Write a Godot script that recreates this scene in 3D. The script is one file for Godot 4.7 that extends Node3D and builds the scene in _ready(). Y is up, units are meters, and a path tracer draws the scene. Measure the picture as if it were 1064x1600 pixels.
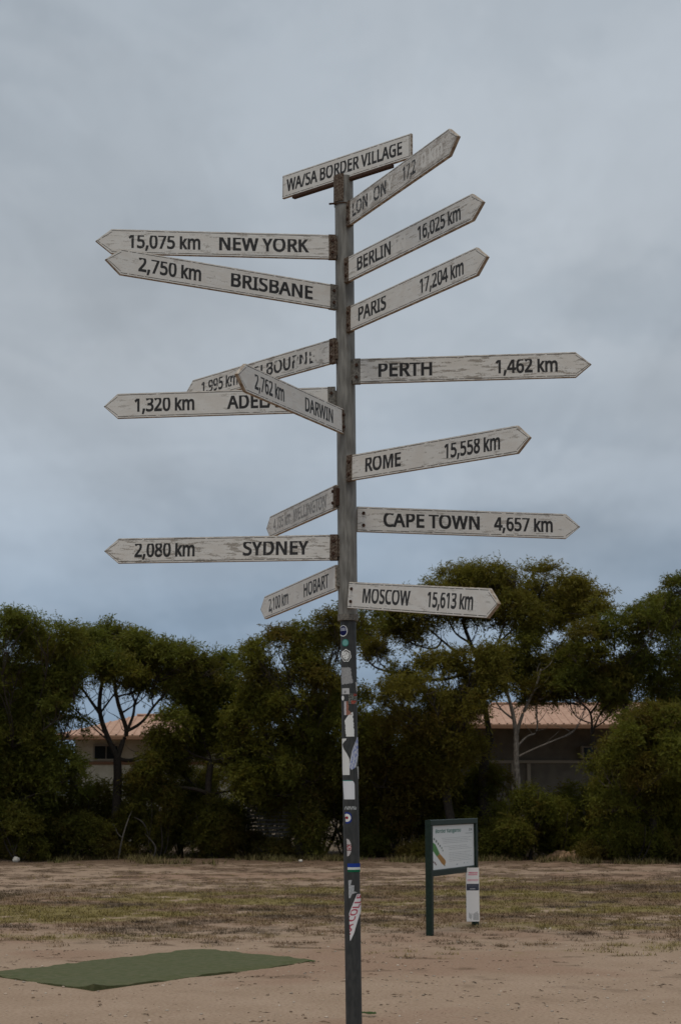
extends Node3D

const POST_TOP := Vector3(0.016, 4.496, -7.25)
const POST_COLLAR := Vector3(0.034, 2.385, -7.25)
const POST_FOOT := Vector3(0.071, 0, -7.25)
const BOARDS := [
	{"side": 1, "at": Vector3(-0.282, 4.55, -7.513), "along": Vector3(0.749, -0.01, 0.662), "up": Vector3(0.007, 1, 0.006), "length": 0.815, "tip": 0, "height": 0.118, "mount": "none", "dirt": 0.25, "wear": 0.06, "says": "flat white board reading WA/SA BORDER VILLAGE across the top of the post", "print": [["WA/SA BORDER VILLAGE", 0.028, 0.765]]},
	{"side": 1, "at": Vector3(0.039, 4.295, -7.203), "along": Vector3(0.428, -0.016, 0.903), "up": Vector3(0.007, 1, 0.015), "length": 1.055, "tip": 0.075, "height": 0.121, "mount": "rust", "dirt": 0.7, "wear": 0.36, "says": "dirty white finger board with peeled lettering for LONDON", "print": [["LON", 0.056, 0.218], ["g:D", 0.218, 0.277], ["ON", 0.277, 0.406], ["g:Y", 0.406, 0.475], ["17,2", 0.564, 0.687], ["g:0 km", 0.734, 0.927]]},
	{"side": -1, "at": Vector3(-0.025, 4.139, -7.223), "along": Vector3(-0.994, -0.011, 0.107), "up": Vector3(-0.011, 1, 0.001), "length": 1.118, "tip": 0.073, "height": 0.119, "mount": "rust", "dirt": 0.55, "wear": 0.22, "says": "white finger board reading 15,075 km NEW YORK", "print": [["15,075 km", -0.967, -0.632], ["NEW YORK", -0.547, -0.122]]},
	{"side": 1, "at": Vector3(0.028, 4.015, -7.199), "along": Vector3(0.553, 0.012, 0.833), "up": Vector3(-0.006, 1, -0.01), "length": 1.031, "tip": 0.073, "height": 0.119, "mount": "rust", "dirt": 0.6, "wear": 0.12, "says": "white finger board reading BERLIN 16,025 km", "print": [["BERLIN", 0.099, 0.371], ["g:IN", 0.387, 0.485], ["16,025 km", 0.573, 0.882]]},
	{"side": -1, "at": Vector3(-0.024, 3.893, -7.225), "along": Vector3(-0.892, 0.011, 0.451), "up": Vector3(0.01, 1, -0.005), "length": 1.128, "tip": 0.07, "height": 0.119, "mount": "grey", "dirt": 0.3, "wear": 0.06, "says": "white finger board reading 2,750 km BRISBANE", "print": [["2,750 km", -0.977, -0.677], ["BRISBANE", -0.534, -0.119]]},
	{"side": 1, "at": Vector3(0.038, 3.777, -7.201), "along": Vector3(0.524, -0.009, 0.852), "up": Vector3(0.005, 1, 0.008), "length": 1.083, "tip": 0.073, "height": 0.121, "mount": "rust", "dirt": 0.35, "wear": 0.12, "says": "white finger board reading PARIS 17,204 km", "print": [["PARIS", 0.096, 0.333], ["17,204 km", 0.596, 0.923]]},
	{"side": -1, "at": Vector3(-0.024, 3.637, -7.229), "along": Vector3(-0.688, 0, -0.726), "up": Vector3(0, 1, 0), "length": 1.12, "tip": 0.06, "height": 0.118, "mount": "rust", "dirt": 0.6, "wear": 0.38, "says": "white finger board with peeling letters for MELBOURNE behind the DARWIN board", "print": [["1,995 km", -0.988, -0.697], ["MELBOURNE", -0.652, -0.132], ["g:ORK", -0.277, -0.052]]},
	{"side": 1, "at": Vector3(0.062, 3.532, -7.215), "along": Vector3(0.989, -0.008, 0.145), "up": Vector3(0.008, 1, 0.001), "length": 1.09, "tip": 0.071, "height": 0.119, "mount": "dark", "dirt": 0.85, "wear": 0.15, "says": "scuffed white finger board reading PERTH 1,462 km", "print": [["PERTH", 0.114, 0.367], ["1,462 km", 0.655, 0.939]]},
	{"side": -1, "at": Vector3(-0.027, 3.407, -7.25), "along": Vector3(-0.998, -0.019, -0.052), "up": Vector3(-0.019, 1, -0.001), "length": 1.082, "tip": 0.065, "height": 0.119, "mount": "grey", "dirt": 0.3, "wear": 0.05, "says": "white finger board reading 1,320 km ADELAIDE, partly behind the DARWIN board", "print": [["1,320 km", -0.938, -0.654], ["ADELAIDE", -0.504, -0.144]]},
	{"side": -1, "at": Vector3(0.008, 3.291, -7.201), "along": Vector3(-0.396, -0.034, 0.917), "up": Vector3(-0.013, 0.999, 0.031), "length": 1.075, "tip": 0.075, "height": 0.117, "mount": "lug", "dirt": 0.12, "wear": 0.08, "says": "clean white finger board reading 2,762 km DARWIN", "print": [["2,762 km", -0.924, -0.639], ["DARWIN", -0.43, -0.124]]},
	{"side": 1, "at": Vector3(0.037, 3.069, -7.199), "along": Vector3(0.705, -0.021, 0.709), "up": Vector3(0.015, 1, 0.015), "length": 1.06, "tip": 0.067, "height": 0.119, "mount": "rust", "dirt": 0.5, "wear": 0.14, "says": "white finger board reading ROME 15,558 km", "print": [["ROME", 0.114, 0.337], ["15,558 km", 0.591, 0.904]]},
	{"side": -1, "at": Vector3(-0.018, 2.942, -7.228), "along": Vector3(-0.322, 0.025, -0.946), "up": Vector3(0.008, 1, 0.023), "length": 1.13, "tip": 0.069, "height": 0.113, "mount": "lug", "dirt": 0.6, "wear": 0.36, "says": "faded finger board reading WELLINGTON in grey letters", "print": [["4,735 km", -0.995, -0.69], ["WELLINGTON", -0.649, -0.125]]},
	{"side": 1, "at": Vector3(0.075, 2.846, -7.276), "along": Vector3(0.99, -0.011, -0.139), "up": Vector3(0.011, 1, -0.002), "length": 1.06, "tip": 0.07, "height": 0.118, "mount": "none", "dirt": 0.5, "wear": 0.14, "says": "white finger board reading CAPE TOWN 4,657 km", "print": [["CAPE TOWN", 0.121, 0.578], ["4,657 km", 0.644, 0.927]]},
	{"side": -1, "at": Vector3(-0.016, 2.707, -7.229), "along": Vector3(-0.985, 0.01, -0.172), "up": Vector3(0.01, 1, 0.002), "length": 1.105, "tip": 0.07, "height": 0.118, "mount": "rust", "dirt": 0.85, "wear": 0.2, "says": "stained white finger board reading 2,080 km SYDNEY", "print": [["2,080 km", -0.958, -0.665], ["SYDNEY", -0.439, -0.126]]},
	{"side": -1, "at": Vector3(-0.016, 2.569, -7.232), "along": Vector3(-0.356, -0.027, -0.934), "up": Vector3(-0.01, 1, -0.026), "length": 1.099, "tip": 0.069, "height": 0.118, "mount": "none", "dirt": 0.2, "wear": 0.25, "says": "white finger board reading 2,100 km HOBART", "print": [["2,100 km", -0.96, -0.652], ["HOBART", -0.427, -0.084]]},
	{"side": 1, "at": Vector3(0.041, 2.485, -7.199), "along": Vector3(0.519, -0.135, 0.844), "up": Vector3(0.071, 0.991, 0.115), "length": 1.124, "tip": 0.068, "height": 0.119, "mount": "none", "dirt": 0.3, "wear": 0.08, "says": "white finger board reading MOSCOW 15,613 km", "print": [["MOSCOW", 0.124, 0.507], ["15,613 km", 0.633, 0.96]]},
]
const TREES := [
	{"name": "acacia_tree", "label": "dense dark tree leafy from crown to ground beside the flat topped tree", "x": -7.792, "z": -40.2, "fork": Vector3(-0.106, 2.383, 0), "trunk": 0.11, "bark": 0, "tint": 0, "dens": 1.1, "limbs": [], "puffs": [-0.02, 5.53, 2.19, 0.83, 0.36, 0.81, 5.29, 2.07, 0.51, 0.34, -0.99, 5.11, 1.49, 0.68, 0.5, 0.01, 5.07, 1.09, 0.83, 0.44, 0.72, 4.87, 0.6, 0.53, 0.35, -0.39, 4.38, 0.91, 1.04, 0.48, 0.63, 4.22, 0.88, 0.69, 0.38, -1.17, 3.95, 0.15, 0.85, 0.58, -0.06, 3.72, 0.04, 1.06, 0.54, 1.02, 3.49, 1.49, 0.49, 0.42, -0.31, 2.99, 0.68, 1.18, 0.57, 0.66, 2.78, -0.1, 0.64, 0.49, -0.03, 2.23, -0.04, 1.2, 0.58, 1.06, 2.06, 0.75, 0.53, 0.5, -0.96, 2.52, 0.85, 0.69, 0.76, -0.26, 1.45, 0.25, 1.12, 0.58, 1.2, 5.25, 1.35, 0.38, 0.27, 1.24, 4.44, 1.12, 0.41, 0.3]},
	{"name": "acacia_tree", "label": "flat topped tree with open dark branches in front of the cream house", "x": -5.657, "z": -41.5, "fork": Vector3(-0.055, 2.505, 0), "trunk": 0.13, "bark": 1, "tint": 0, "dens": 1.15, "limbs": [[0.075, 0.045, -0.05, 2.49, 0, -0.34, 3.06, -0.05, -0.54, 3.63, -0.09, -0.56, 4.13, -0.14, -0.48, 4.63, -0.18], [0.05, 0.02, -0.53, 3.63, 0, -0.79, 4, 0.16, -1.11, 4.48, 0.32], [0.07, 0.045, -0.05, 2.49, 0, 0.06, 2.9, -0.04, 0.15, 3.18, -0.08, 0, 3.64, -0.12, -0.11, 3.97, -0.15, -0.23, 4.51, -0.19], [0.045, 0.02, 0.16, 3.17, 0, 0.3, 3.55, -0.09, 0.35, 3.92, -0.18, 0.5, 4.3, -0.28, 0.64, 4.73, -0.37], [0.045, 0.02, 0.16, 3.17, 0, 0.56, 3.41, 0.05, 0.85, 3.79, 0.1, 1.15, 4.11, 0.16, 1.59, 4.52, 0.21], [0.03, 0.015, 0.37, 3.91, 0, 0.25, 4.21, -0.03, 0.15, 4.62, -0.05], [0.025, 0.012, 0.84, 3.79, 0, 0.82, 4.11, 0.16, 0.94, 4.51, 0.31], [0.055, 0.03, -0.05, 2.49, 0, 0.28, 2.44, -0.07, 0.76, 2.61, -0.14, 1.25, 2.71, -0.21, 1.81, 3.07, -0.28], [0.03, 0.015, -0.53, 3.63, 0, -0.25, 4.05, -0.09, 0.01, 4.46, -0.19], [0.022, 0.01, -0.13, 2.81, 0, -0.62, 3.22, 0.1, -1.19, 3.78, 0.21, -1.51, 4.18, 0.31], [0.02, 0.01, -0.33, 3.06, 0, -0.8, 3.47, 0, -1.17, 3.71, 0.01], [0.022, 0.01, 0.02, 3.63, 0, 0.26, 3.79, 0, 0.59, 4.04, 0, 0.99, 4.5, 0.01]], "puffs": [-0.74, 5.45, 0.78, 0.69, 0.31, -0.14, 5.72, -0.2, 0.68, 0.27, 0.46, 5.41, 0.59, 0.58, 0.29, -1.29, 5.09, 0.13, 0.47, 0.29, -0.27, 4.97, 1.11, 0.74, 0.31, 0.54, 5.05, -0.2, 0.68, 0.29, 1.26, 5.19, 0.79, 0.52, 0.23, 1.88, 5.07, 1.09, 0.6, 0.23, 2.56, 5.03, 0.06, 0.53, 0.24, -0.66, 4.61, 1.13, 0.48, 0.21, 0.22, 4.59, 1.1, 0.65, 0.21, 1.29, 4.85, -0.27, 0.68, 0.29, 2.22, 4.67, 0.83, 0.69, 0.29, 0.96, 4.52, -0.3, 0.5, 0.19, 2.92, 4.66, 0.51, 0.43, 0.29, 1.69, 4.24, 0.4, 0.64, 0.32, 2.57, 4.12, 0.03, 0.58, 0.42]},
	{"name": "acacia_tree", "label": "round leafy tree with drooping low boughs beside the house with the cream wall", "x": -3.302, "z": -41.5, "fork": Vector3(-0.011, 2.408, 0), "trunk": 0.1, "bark": 1, "tint": 1, "dens": 1, "limbs": [], "puffs": [-0.52, 3.87, 0.08, 0.58, 0.34, 0.2, 3.69, -0.28, 0.68, 0.45, -0.81, 3.36, 1.19, 0.43, 0.28, -0.2, 3.15, -0.16, 0.67, 0.43, 0.78, 3.34, 1.05, 0.57, 0.47, -0.65, 2.81, 0.29, 0.38, 0.26, 0.4, 2.54, 1.22, 0.62, 0.44, 1.07, 2.64, 0.34, 0.58, 0.53, 0.96, 1.99, 1.2, 0.65, 0.44, -1.24, 3.01, 0.59, 0.35, 0.21, -1.02, 2.49, 0.08, 0.44, 0.24, -1.42, 2.36, 0.89, 0.37, 0.21, -1.63, 2.04, 0.78, 0.37, 0.18]},
	{"name": "acacia_tree", "label": "tall olive green tree rising behind the signpost in the grove", "x": -1.001, "z": -41, "fork": Vector3(-0.003, 2.398, 0), "trunk": 0.13, "bark": 0, "tint": 1, "dens": 1, "limbs": [], "puffs": [-1.05, 4.99, 1.56, 0.5, 0.33, -0.46, 5.28, 1.33, 0.56, 0.33, 0.2, 5.54, 1.05, 0.56, 0.31, 0.84, 5.75, 1.85, 0.55, 0.3, 1.45, 5.99, 1.07, 0.56, 0.31, -0.77, 4.53, 1.36, 0.61, 0.38, 0.02, 4.78, 1.38, 0.64, 0.38, 0.81, 5.21, 1.16, 0.5, 0.31, 0.5, 4.39, 1.47, 0.64, 0.43, 1.29, 4.07, 0.33, 0.52, 0.34, -1.12, 3.98, 0.6, 0.57, 0.44, -0.3, 3.86, 1.22, 0.7, 0.48, 0.73, 3.74, 0.48, 0.66, 0.47, -0.79, 3.17, 0.76, 0.68, 0.49, 0.17, 3.02, 0.53, 0.74, 0.54, 1.21, 3.23, 1.16, 0.62, 0.51, -0.46, 2.38, 0.85, 0.71, 0.49, 0.65, 2.31, 0.38, 0.77, 0.55, -1.12, 1.76, 0.27, 0.57, 0.44, -0.02, 1.6, -0.86, 0.88, 0.54, 1.29, 2.39, 0.4, 0.57, 0.52]},
	{"name": "acacia_tree", "label": "largest umbrella shaped tree with a wide domed crown and open branches underneath", "x": 3.817, "z": -42.5, "fork": Vector3(0.108, 3.093, 0), "trunk": 0.15, "bark": 1, "tint": 2, "dens": 1.2, "limbs": [[0.08, 0.045, 0.11, 3.09, 0, -0.04, 4.1, -0.09, -0.13, 4.96, -0.19, -0.34, 5.56, -0.28, -0.55, 6.18, -0.38], [0.04, 0.018, -0.15, 4.94, 0, -0.71, 5.28, 0.01, -1.13, 5.62, 0.01, -1.43, 5.88, 0.02, -1.81, 6.17, 0.03], [0.035, 0.015, -0.36, 5.54, 0, -0.74, 5.81, -0.13, -0.93, 6.2, -0.25], [0.05, 0.02, -0.05, 4.1, 0, 0.26, 4.94, -0, 0.37, 5.54, -0.01, 0.58, 6.17, -0.01], [0.03, 0.015, 0.37, 5.54, 0, 0.75, 5.88, 0.03, 1.18, 6.2, 0.06], [0.03, 0.015, -1.13, 5.62, 0, -1.29, 5.43, -0.14, -1.71, 5.48, -0.28, -2.22, 5.75, -0.41], [0.045, 0.015, -0.15, 4.94, 0, -1.15, 4.56, 0.1, -2.5, 4.76, 0.19, -3.04, 4.99, 0.29, -3.24, 5.42, 0.38], [0.02, 0.01, -2.49, 4.77, 0, -2.83, 5.12, -0.12, -2.79, 5.56, -0.23], [0.02, 0.01, -0.36, 5.54, 0, -0.19, 5.88, -0.03, -0.13, 6.23, -0.06]], "puffs": [-0.01, 7.25, 1.06, 0.73, 0.27, -0.71, 7.16, 0.34, 0.65, 0.3, 0.8, 7.18, 0.59, 0.68, 0.27, 1.57, 7.24, 0.47, 0.59, 0.27, -1.52, 6.74, 1.23, 0.64, 0.29, 0.07, 6.93, 0.21, 0.83, 0.3, 2.26, 6.92, 0.34, 0.62, 0.27, 2.95, 6.72, -0.3, 0.54, 0.25, 1.4, 6.78, 0.37, 0.77, 0.27, -2.14, 6.5, 0.71, 0.65, 0.27, -0.69, 6.51, 1.2, 0.73, 0.26, 0.64, 6.44, 1.18, 0.76, 0.24, 2.1, 6.45, 0.22, 0.65, 0.22, 2.94, 6.3, 1.28, 0.32, 0.16, -2.69, 6.27, 0, 0.63, 0.27, -1.69, 6.16, 1.02, 0.64, 0.24, -3.08, 5.88, -0.05, 0.54, 0.27, -2.25, 5.84, 0.35, 0.5, 0.22, -0.25, 6.29, -0.18, 0.6, 0.19, 1.14, 6.15, 1.07, 0.58, 0.16, -2.85, 5.36, 1.03, 0.38, 0.19]},
	{"name": "acacia_tree", "label": "bushy olive tree with brownish foliage below the domed crown of the umbrella tree", "x": 2.994, "z": -41.3, "fork": Vector3(-0.348, 2.485, 0), "trunk": 0.12, "bark": 1, "tint": 2, "dens": 1, "limbs": [], "puffs": [-1.24, 4.63, 0.69, 0.57, 0.29, -0.51, 4.79, 0.7, 0.6, 0.31, 0.19, 4.85, 1.06, 0.51, 0.31, 0.8, 5.05, 1.45, 0.48, 0.31, -1.69, 4.05, 1.76, 0.56, 0.33, -0.9, 4.11, 1.74, 0.67, 0.38, 0.01, 4.25, 1.15, 0.62, 0.39, 0.78, 4.43, 1.23, 0.54, 0.36, -1.98, 3.42, 0.92, 0.51, 0.44, -1.28, 3.4, 1.22, 0.71, 0.46, -0.27, 3.55, 0.46, 0.72, 0.44, 0.44, 3.79, 1.37, 0.42, 0.31, -1.72, 2.65, -0.01, 0.67, 0.53, -0.76, 2.72, 0.35, 0.81, 0.52, 0.11, 2.87, 0.68, 0.54, 0.42, -1.22, 2, -0.25, 0.82, 0.53, -0.26, 2.08, 0.11, 0.64, 0.5, -2.13, 1.92, 0.02, 0.49, 0.53]},
	{"name": "pale_barked_tree", "label": "pale barked slender tree in front of the long pink roofed house", "x": 4.447, "z": -41.2, "fork": Vector3(0.027, 3.048, 0), "trunk": 0.085, "bark": 2, "tint": 1, "dens": 0.8, "limbs": [[0.06, 0.032, 0.03, 3.05, 0, -0.02, 3.45, 0.03, -0.11, 3.86, 0.05, -0.22, 4.26, 0.08, -0.3, 4.64, 0.11], [0.05, 0.024, 0.03, 3.05, 0, 0.17, 3.53, 0.1, 0.35, 3.93, 0.2, 0.54, 4.33, 0.3, 0.65, 4.73, 0.41], [0.03, 0.014, 0.04, 2.76, 0, 0.29, 3.02, -0.04, 0.56, 3.18, -0.08, 0.58, 3.7, -0.12, 0.66, 4.2, -0.16], [0.03, 0.012, 0.37, 3.94, 0, 0.78, 4.03, -0.07, 1.16, 4.39, -0.14], [0.03, 0.012, -0.01, 3.45, 0, -0.38, 3.78, -0.04, -0.57, 4.19, -0.09], [0.028, 0.01, 0.02, 2.5, 0, 0.41, 2.69, 0.04, 0.86, 2.88, 0.08, 1.38, 3.11, 0.11, 1.63, 3.37, 0.15, 1.77, 3.75, 0.19]], "puffs": [-0, 5.03, -0.29, 0.58, 0.29, 0.68, 4.78, -0.24, 0.53, 0.29, -0.2, 4.48, -0.06, 0.44, 0.24, 0.52, 4.26, 0.04, 0.49, 0.21, 1.1, 4.48, 0.03, 0.46, 0.26, 0.2, 5.39, -0.22, 0.52, 0.24, 1.66, 4.02, 0.05, 0.43, 0.18]},
	{"name": "acacia_tree", "label": "thin twiggy tree with bare dark branches against the pink roof", "x": 6.441, "z": -41.5, "fork": Vector3(0.007, 3.058, 0), "trunk": 0.06, "bark": 1, "tint": 0, "dens": 0.8, "limbs": [[0.035, 0.015, 0.01, 3.06, 0, -0, 3.63, -0.06, -0.27, 3.96, -0.11, -0.4, 4.35, -0.17], [0.03, 0.012, -0.01, 3.63, 0, 0.19, 3.95, 0.17, 0.32, 4.41, 0.34], [0.02, 0.01, 0.01, 3.22, 0, 0.47, 3.55, -0.14, 0.71, 4.02, -0.28], [0.02, 0.008, -0, 3.38, 0, -0.4, 3.54, 0.19, -0.59, 3.85, 0.39]], "puffs": [-0.53, 4.18, 0.96, 0.4, 0.13, 0.19, 4.26, 1.21, 0.43, 0.15, 0.01, 4.41, 0.3, 0.44, 0.13, 0.49, 4.02, 0.83, 0.34, 0.13]},
	{"name": "acacia_tree", "label": "tall dark tree at the end of the grove with its crown over the pink roof", "x": 7.317, "z": -41, "fork": Vector3(0.04, 2.88, 0), "trunk": 0.14, "bark": 0, "tint": 0, "dens": 1, "limbs": [], "puffs": [1.07, 6.59, 1.71, 0.41, 0.3, 0.61, 6.18, 1.78, 0.5, 0.33, 0.16, 5.88, 1.22, 0.56, 0.33, -0.44, 5.73, 0.74, 0.57, 0.33, -1.16, 5.56, 0.91, 0.56, 0.31, -1.61, 5.35, 0, 0.49, 0.29, 1.44, 6.01, 0.47, 0.51, 0.44, 0.51, 5.55, 0.97, 0.62, 0.36, -0.24, 5.23, 0.64, 0.68, 0.36, -1.05, 5.03, 1.1, 0.65, 0.33, -1.48, 4.86, -0.4, 0.5, 0.29, 1.2, 5.09, 0.68, 0.62, 0.52, 0.28, 4.77, 0.33, 0.72, 0.42, -0.62, 4.6, 0.39, 0.69, 0.34, -1.36, 4.34, 0.42, 0.57, 0.23, 0.98, 4.21, -0.02, 0.64, 0.45, -0.09, 4.2, 0.05, 0.63, 0.31, 1.78, 4.49, 0.13, 0.58, 0.78, 1.56, 3.85, -0.12, 0.58, 0.53]},
	{"name": "acacia_tree", "label": "dense yellow green bushy tree hiding the end of the pink roofed house", "x": 7.478, "z": -39.3, "fork": Vector3(0.005, 1.753, 0), "trunk": 0.1, "bark": 0, "tint": 1, "dens": 1.1, "limbs": [], "puffs": [-0.19, 3.35, 1.3, 0.54, 0.29, 0.28, 3.22, 1.7, 0.48, 0.36, -0.87, 2.92, 1.69, 0.4, 0.31, -0.04, 2.8, 0.81, 0.6, 0.37, 0.4, 2.55, 1.94, 0.53, 0.48, -0.99, 2.34, 1.39, 0.43, 0.36, -0.36, 2.11, 1.57, 0.61, 0.41, 0.64, 1.83, 0.3, 0.6, 0.5, -0.69, 1.68, 0.44, 0.52, 0.42, 0.08, 1.37, -0.06, 0.67, 0.48, 1.04, 1.06, -0.61, 0.62, 0.51, -0.35, 0.9, -0.76, 0.56, 0.44, 0.46, 0.68, -0.55, 0.7, 0.38, -1.08, 1.27, 0.83, 0.46, 0.37, -0.68, 0.59, -0.73, 0.56, 0.33, -0.12, 0.46, 0, 0.64, 0.3, 0.95, 0.52, -0.65, 0.62, 0.36, -0.33, 3.1, 0.82, 0.49, 0.3, -1.03, 1.87, 0.17, 0.36, 0.3]},
]
const SHRUBS := [
	[1.462, -42.17, 1.113, 2.174, 6, 1, "brownish scrubby bush behind the signpost"],
	[4.615, -40.4, 0.711, 1.82, 5, 1, "rounded green bush in front of the pink roofed house"],
	[3.607, -42.99, 1.032, 2.605, 4, 1, "very dark thick bush between the information board and the pale trunk"],
	[6.193, -42.72, 0.854, 1.849, 4, 1, "low dark bush under the wall of the pink roofed house"],
	[6.733, -41.89, 0.771, 1.243, 4, 1, "low dark bush in front of the yellow green bushy tree"],
	[7.642, -41.45, 0.995, 0.879, 4, 1, "low bush at the foot of the yellow green bushy tree"],
	[8.785, -41.45, 0.928, 1.199, 4, 1, "dark bush at the outer edge of the grove beyond the yellow green tree"],
	[0.134, -42.45, 0.849, 1.847, 4, 1, "dark bush directly behind the signpost"],
	[-0.791, -42.72, 0.581, 1.236, 4, 1, "dark bush beside the slatted screen"],
	[-3.063, -42.72, 0.786, 2.015, 4, 1, "dark shaded bush under the round leafy tree"],
	[-4.14, -42.55, 0.851, 2.196, 4, 1, "dark shaded bush near the pale fallen branch"],
	[-5.385, -41.8, 0.669, 2.25, 4, 1, "dark bush beside the trunk of the flat topped tree"],
	[-6.538, -42.34, 0.847, 2.176, 4, 1, "tall dark bush beside the flat topped tree"],
	[-7.646, -42.01, 1.008, 1.633, 4, 1, "dark bush at the foot of the tall dark tree"],
	[-8.733, -41.67, 1, 1.519, 4, 1, "dark bush at the outer edge of the grove below the tall dark tree"],
	[-7.06, -41.01, 0.558, 0.555, 5, 1, "small green bush at the edge of the bare sand"],
	[2.795, -42.23, 0.811, 1.24, 5, 1, "small bush behind the information board"],
	[-5.809, -41.89, 0.771, 0.871, 6, 1, "low scrubby bush with dry twigs below the flat topped tree"],
	[-2.446, -42.23, 0.743, 0.621, 6, 1, "low dry bush below the slatted screen"],
	[4.104, -42.01, 0.672, 0.869, 5, 1, "low green bush beside the rounded green bush"],
	[2.156, -44.5, 1.424, 3.514, 4, 1, "dark backing bush deep in the grove behind the olive tree"],
	[-0.473, -44.5, 1.424, 3.689, 4, 1, "dark backing bush deep in the grove behind the signpost"],
	[-2.097, -45.5, 0.91, 3.02, 4, 1, "dark backing bush deep in the grove above the slatted screen"],
	[-3.758, -45, 0.72, 2.74, 4, 1, "dark backing bush deep in the grove beside the cream wall"],
	[-8.615, -44, 1.76, 4.187, 4, 1, "dark backing bush deep in the grove behind the tall dark tree"],
	[8.555, -44.5, 1.424, 3.689, 4, 1, "dark backing bush deep in the grove behind the yellow green tree"],
	[0.851, -45, 1.26, 4.068, 4, 1, "dark backing bush deep in the grove beside the pink roof"],
	[-7.753, -39.6, 0.792, 1.262, 4, 1, "low dark bush in front of the dense dark tree"],
	[-3.343, -41.6, 0.732, 1.6, 4, 1, "low dark bush in front of the round leafy tree"],
	[-4.678, -42.11, 0.674, 1.241, 4, 1, "low dark bush between the bleached boughs and the round leafy tree"],
	[-0.864, -40.6, 0.487, 1.679, 4, 1, "low dark bush beside the trunk of the tall olive tree"],
	[0.713, -42.11, 0.674, 1.241, 4, 1, "low dark bush between the signpost and the brownish bush"],
	[2.299, -42.28, 0.744, 1.6, 4, 1, "dark bush beside the brownish scrubby bush"],
	[8.247, -41.62, 0.733, 0.876, 4, 1, "low dark bush under the yellow green bushy tree"],
	[5.63, -42.28, 0.609, 1.076, 4, 1, "low dark bush beside the heap of sand"],
	[-7.869, -40.6, 0.715, 0.378, 6, 1, "ankle high dry scrub beside the pale stone"],
	[-5.752, -40.9, 0.491, 0.337, 6, 1, "ankle high dry scrub in front of the bleached boughs"],
	[-1.656, -41.2, 0.659, 0.328, 6, 1, "ankle high dry scrub below the slatted screen"],
	[1.977, -40.8, 0.49, 0.309, 6, 1, "ankle high dry scrub just behind the information board"],
	[6.382, -40.2, 0.804, 0.421, 6, 1, "ankle high dry scrub beside the heap of sand"],
	[7.925, -39.6, 0.887, 0.499, 6, 1, "ankle high dry scrub before the yellow green bushy tree"],
	[5.427, -41, 0.853, 1.473, 5, 1, "leafy bush spreading beside the rounded green bush under the grey wall"],
	[3.96, -41.2, 0.791, 1.345, 5, 1, "leafy bush spreading between the information board and the rounded green bush"],
	[-4.587, -41, 0.623, 2.174, 4, 1, "leafy bush in front of the cream wall beside the flat topped tree"],
	[6.942, -38.9, 0.871, 0.923, 5, 1, "leafy bush spreading under the yellow green bushy tree"],
	[-6.525, -40.2, 0.708, 1.133, 4, 1, "leafy bush between the dense dark tree and the flat topped tree"],
]
var rng := RandomNumberGenerator.new()
var taken := {}
var mats := {}
var low_noise: FastNoiseLite
var mid_noise: FastNoiseLite
var sprays: Array[ArrayMesh] = []

func _ready():
	rng.seed = 7
	set_view()
	set_noise()
	make_materials()
	build_ground()
	build_houses()
	build_sprays()
	for d in TREES:
		build_tree(d)
	for s in SHRUBS:
		build_shrub(s)
	build_yard_bits()
	build_turf_mat()
	build_information_board()
	build_signpost()
	scatter_ground_cover()

# ------------------------------------------------------------------ view, sky, light
func set_view():
	var cam := Camera3D.new()
	cam.name = "camera"
	add_child(cam)
	cam.position = Vector3(0, 1.6, 0)
	cam.rotation_degrees = Vector3(9.98, 0, 0)
	cam.near = 0.1
	cam.far = 1500.0
	var lens := CameraAttributesPhysical.new()
	lens.frustum_focal_length = 37.4
	lens.frustum_focus_distance = 7.5
	lens.exposure_aperture = 7.1
	cam.attributes = lens
	cam.fov = 35.49
	cam.current = true
	var env := Environment.new()
	env.tonemap_mode = Environment.TONE_MAPPER_LINEAR
	env.tonemap_exposure = 1.0
	env.background_mode = Environment.BG_SKY
	env.sdfgi_enabled = true
	env.ssao_enabled = true
	env.ssil_enabled = true
	var pano := PanoramaSkyMaterial.new()
	pano.panorama = ImageTexture.create_from_image(cloud_image())
	var sky := Sky.new()
	sky.sky_material = pano
	env.sky = sky
	var we := WorldEnvironment.new()
	we.name = "world_environment"
	we.environment = env
	add_child(we)
	var sun := DirectionalLight3D.new()
	sun.name = "veiled_sun"
	sun.light_energy = 0.5
	sun.light_angular_distance = 24.0
	sun.light_color = Color(1.0, 0.965, 0.91)
	sun.shadow_enabled = true
	add_child(sun)
	sun.rotation_degrees = Vector3(-72, -14, 0)

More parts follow.
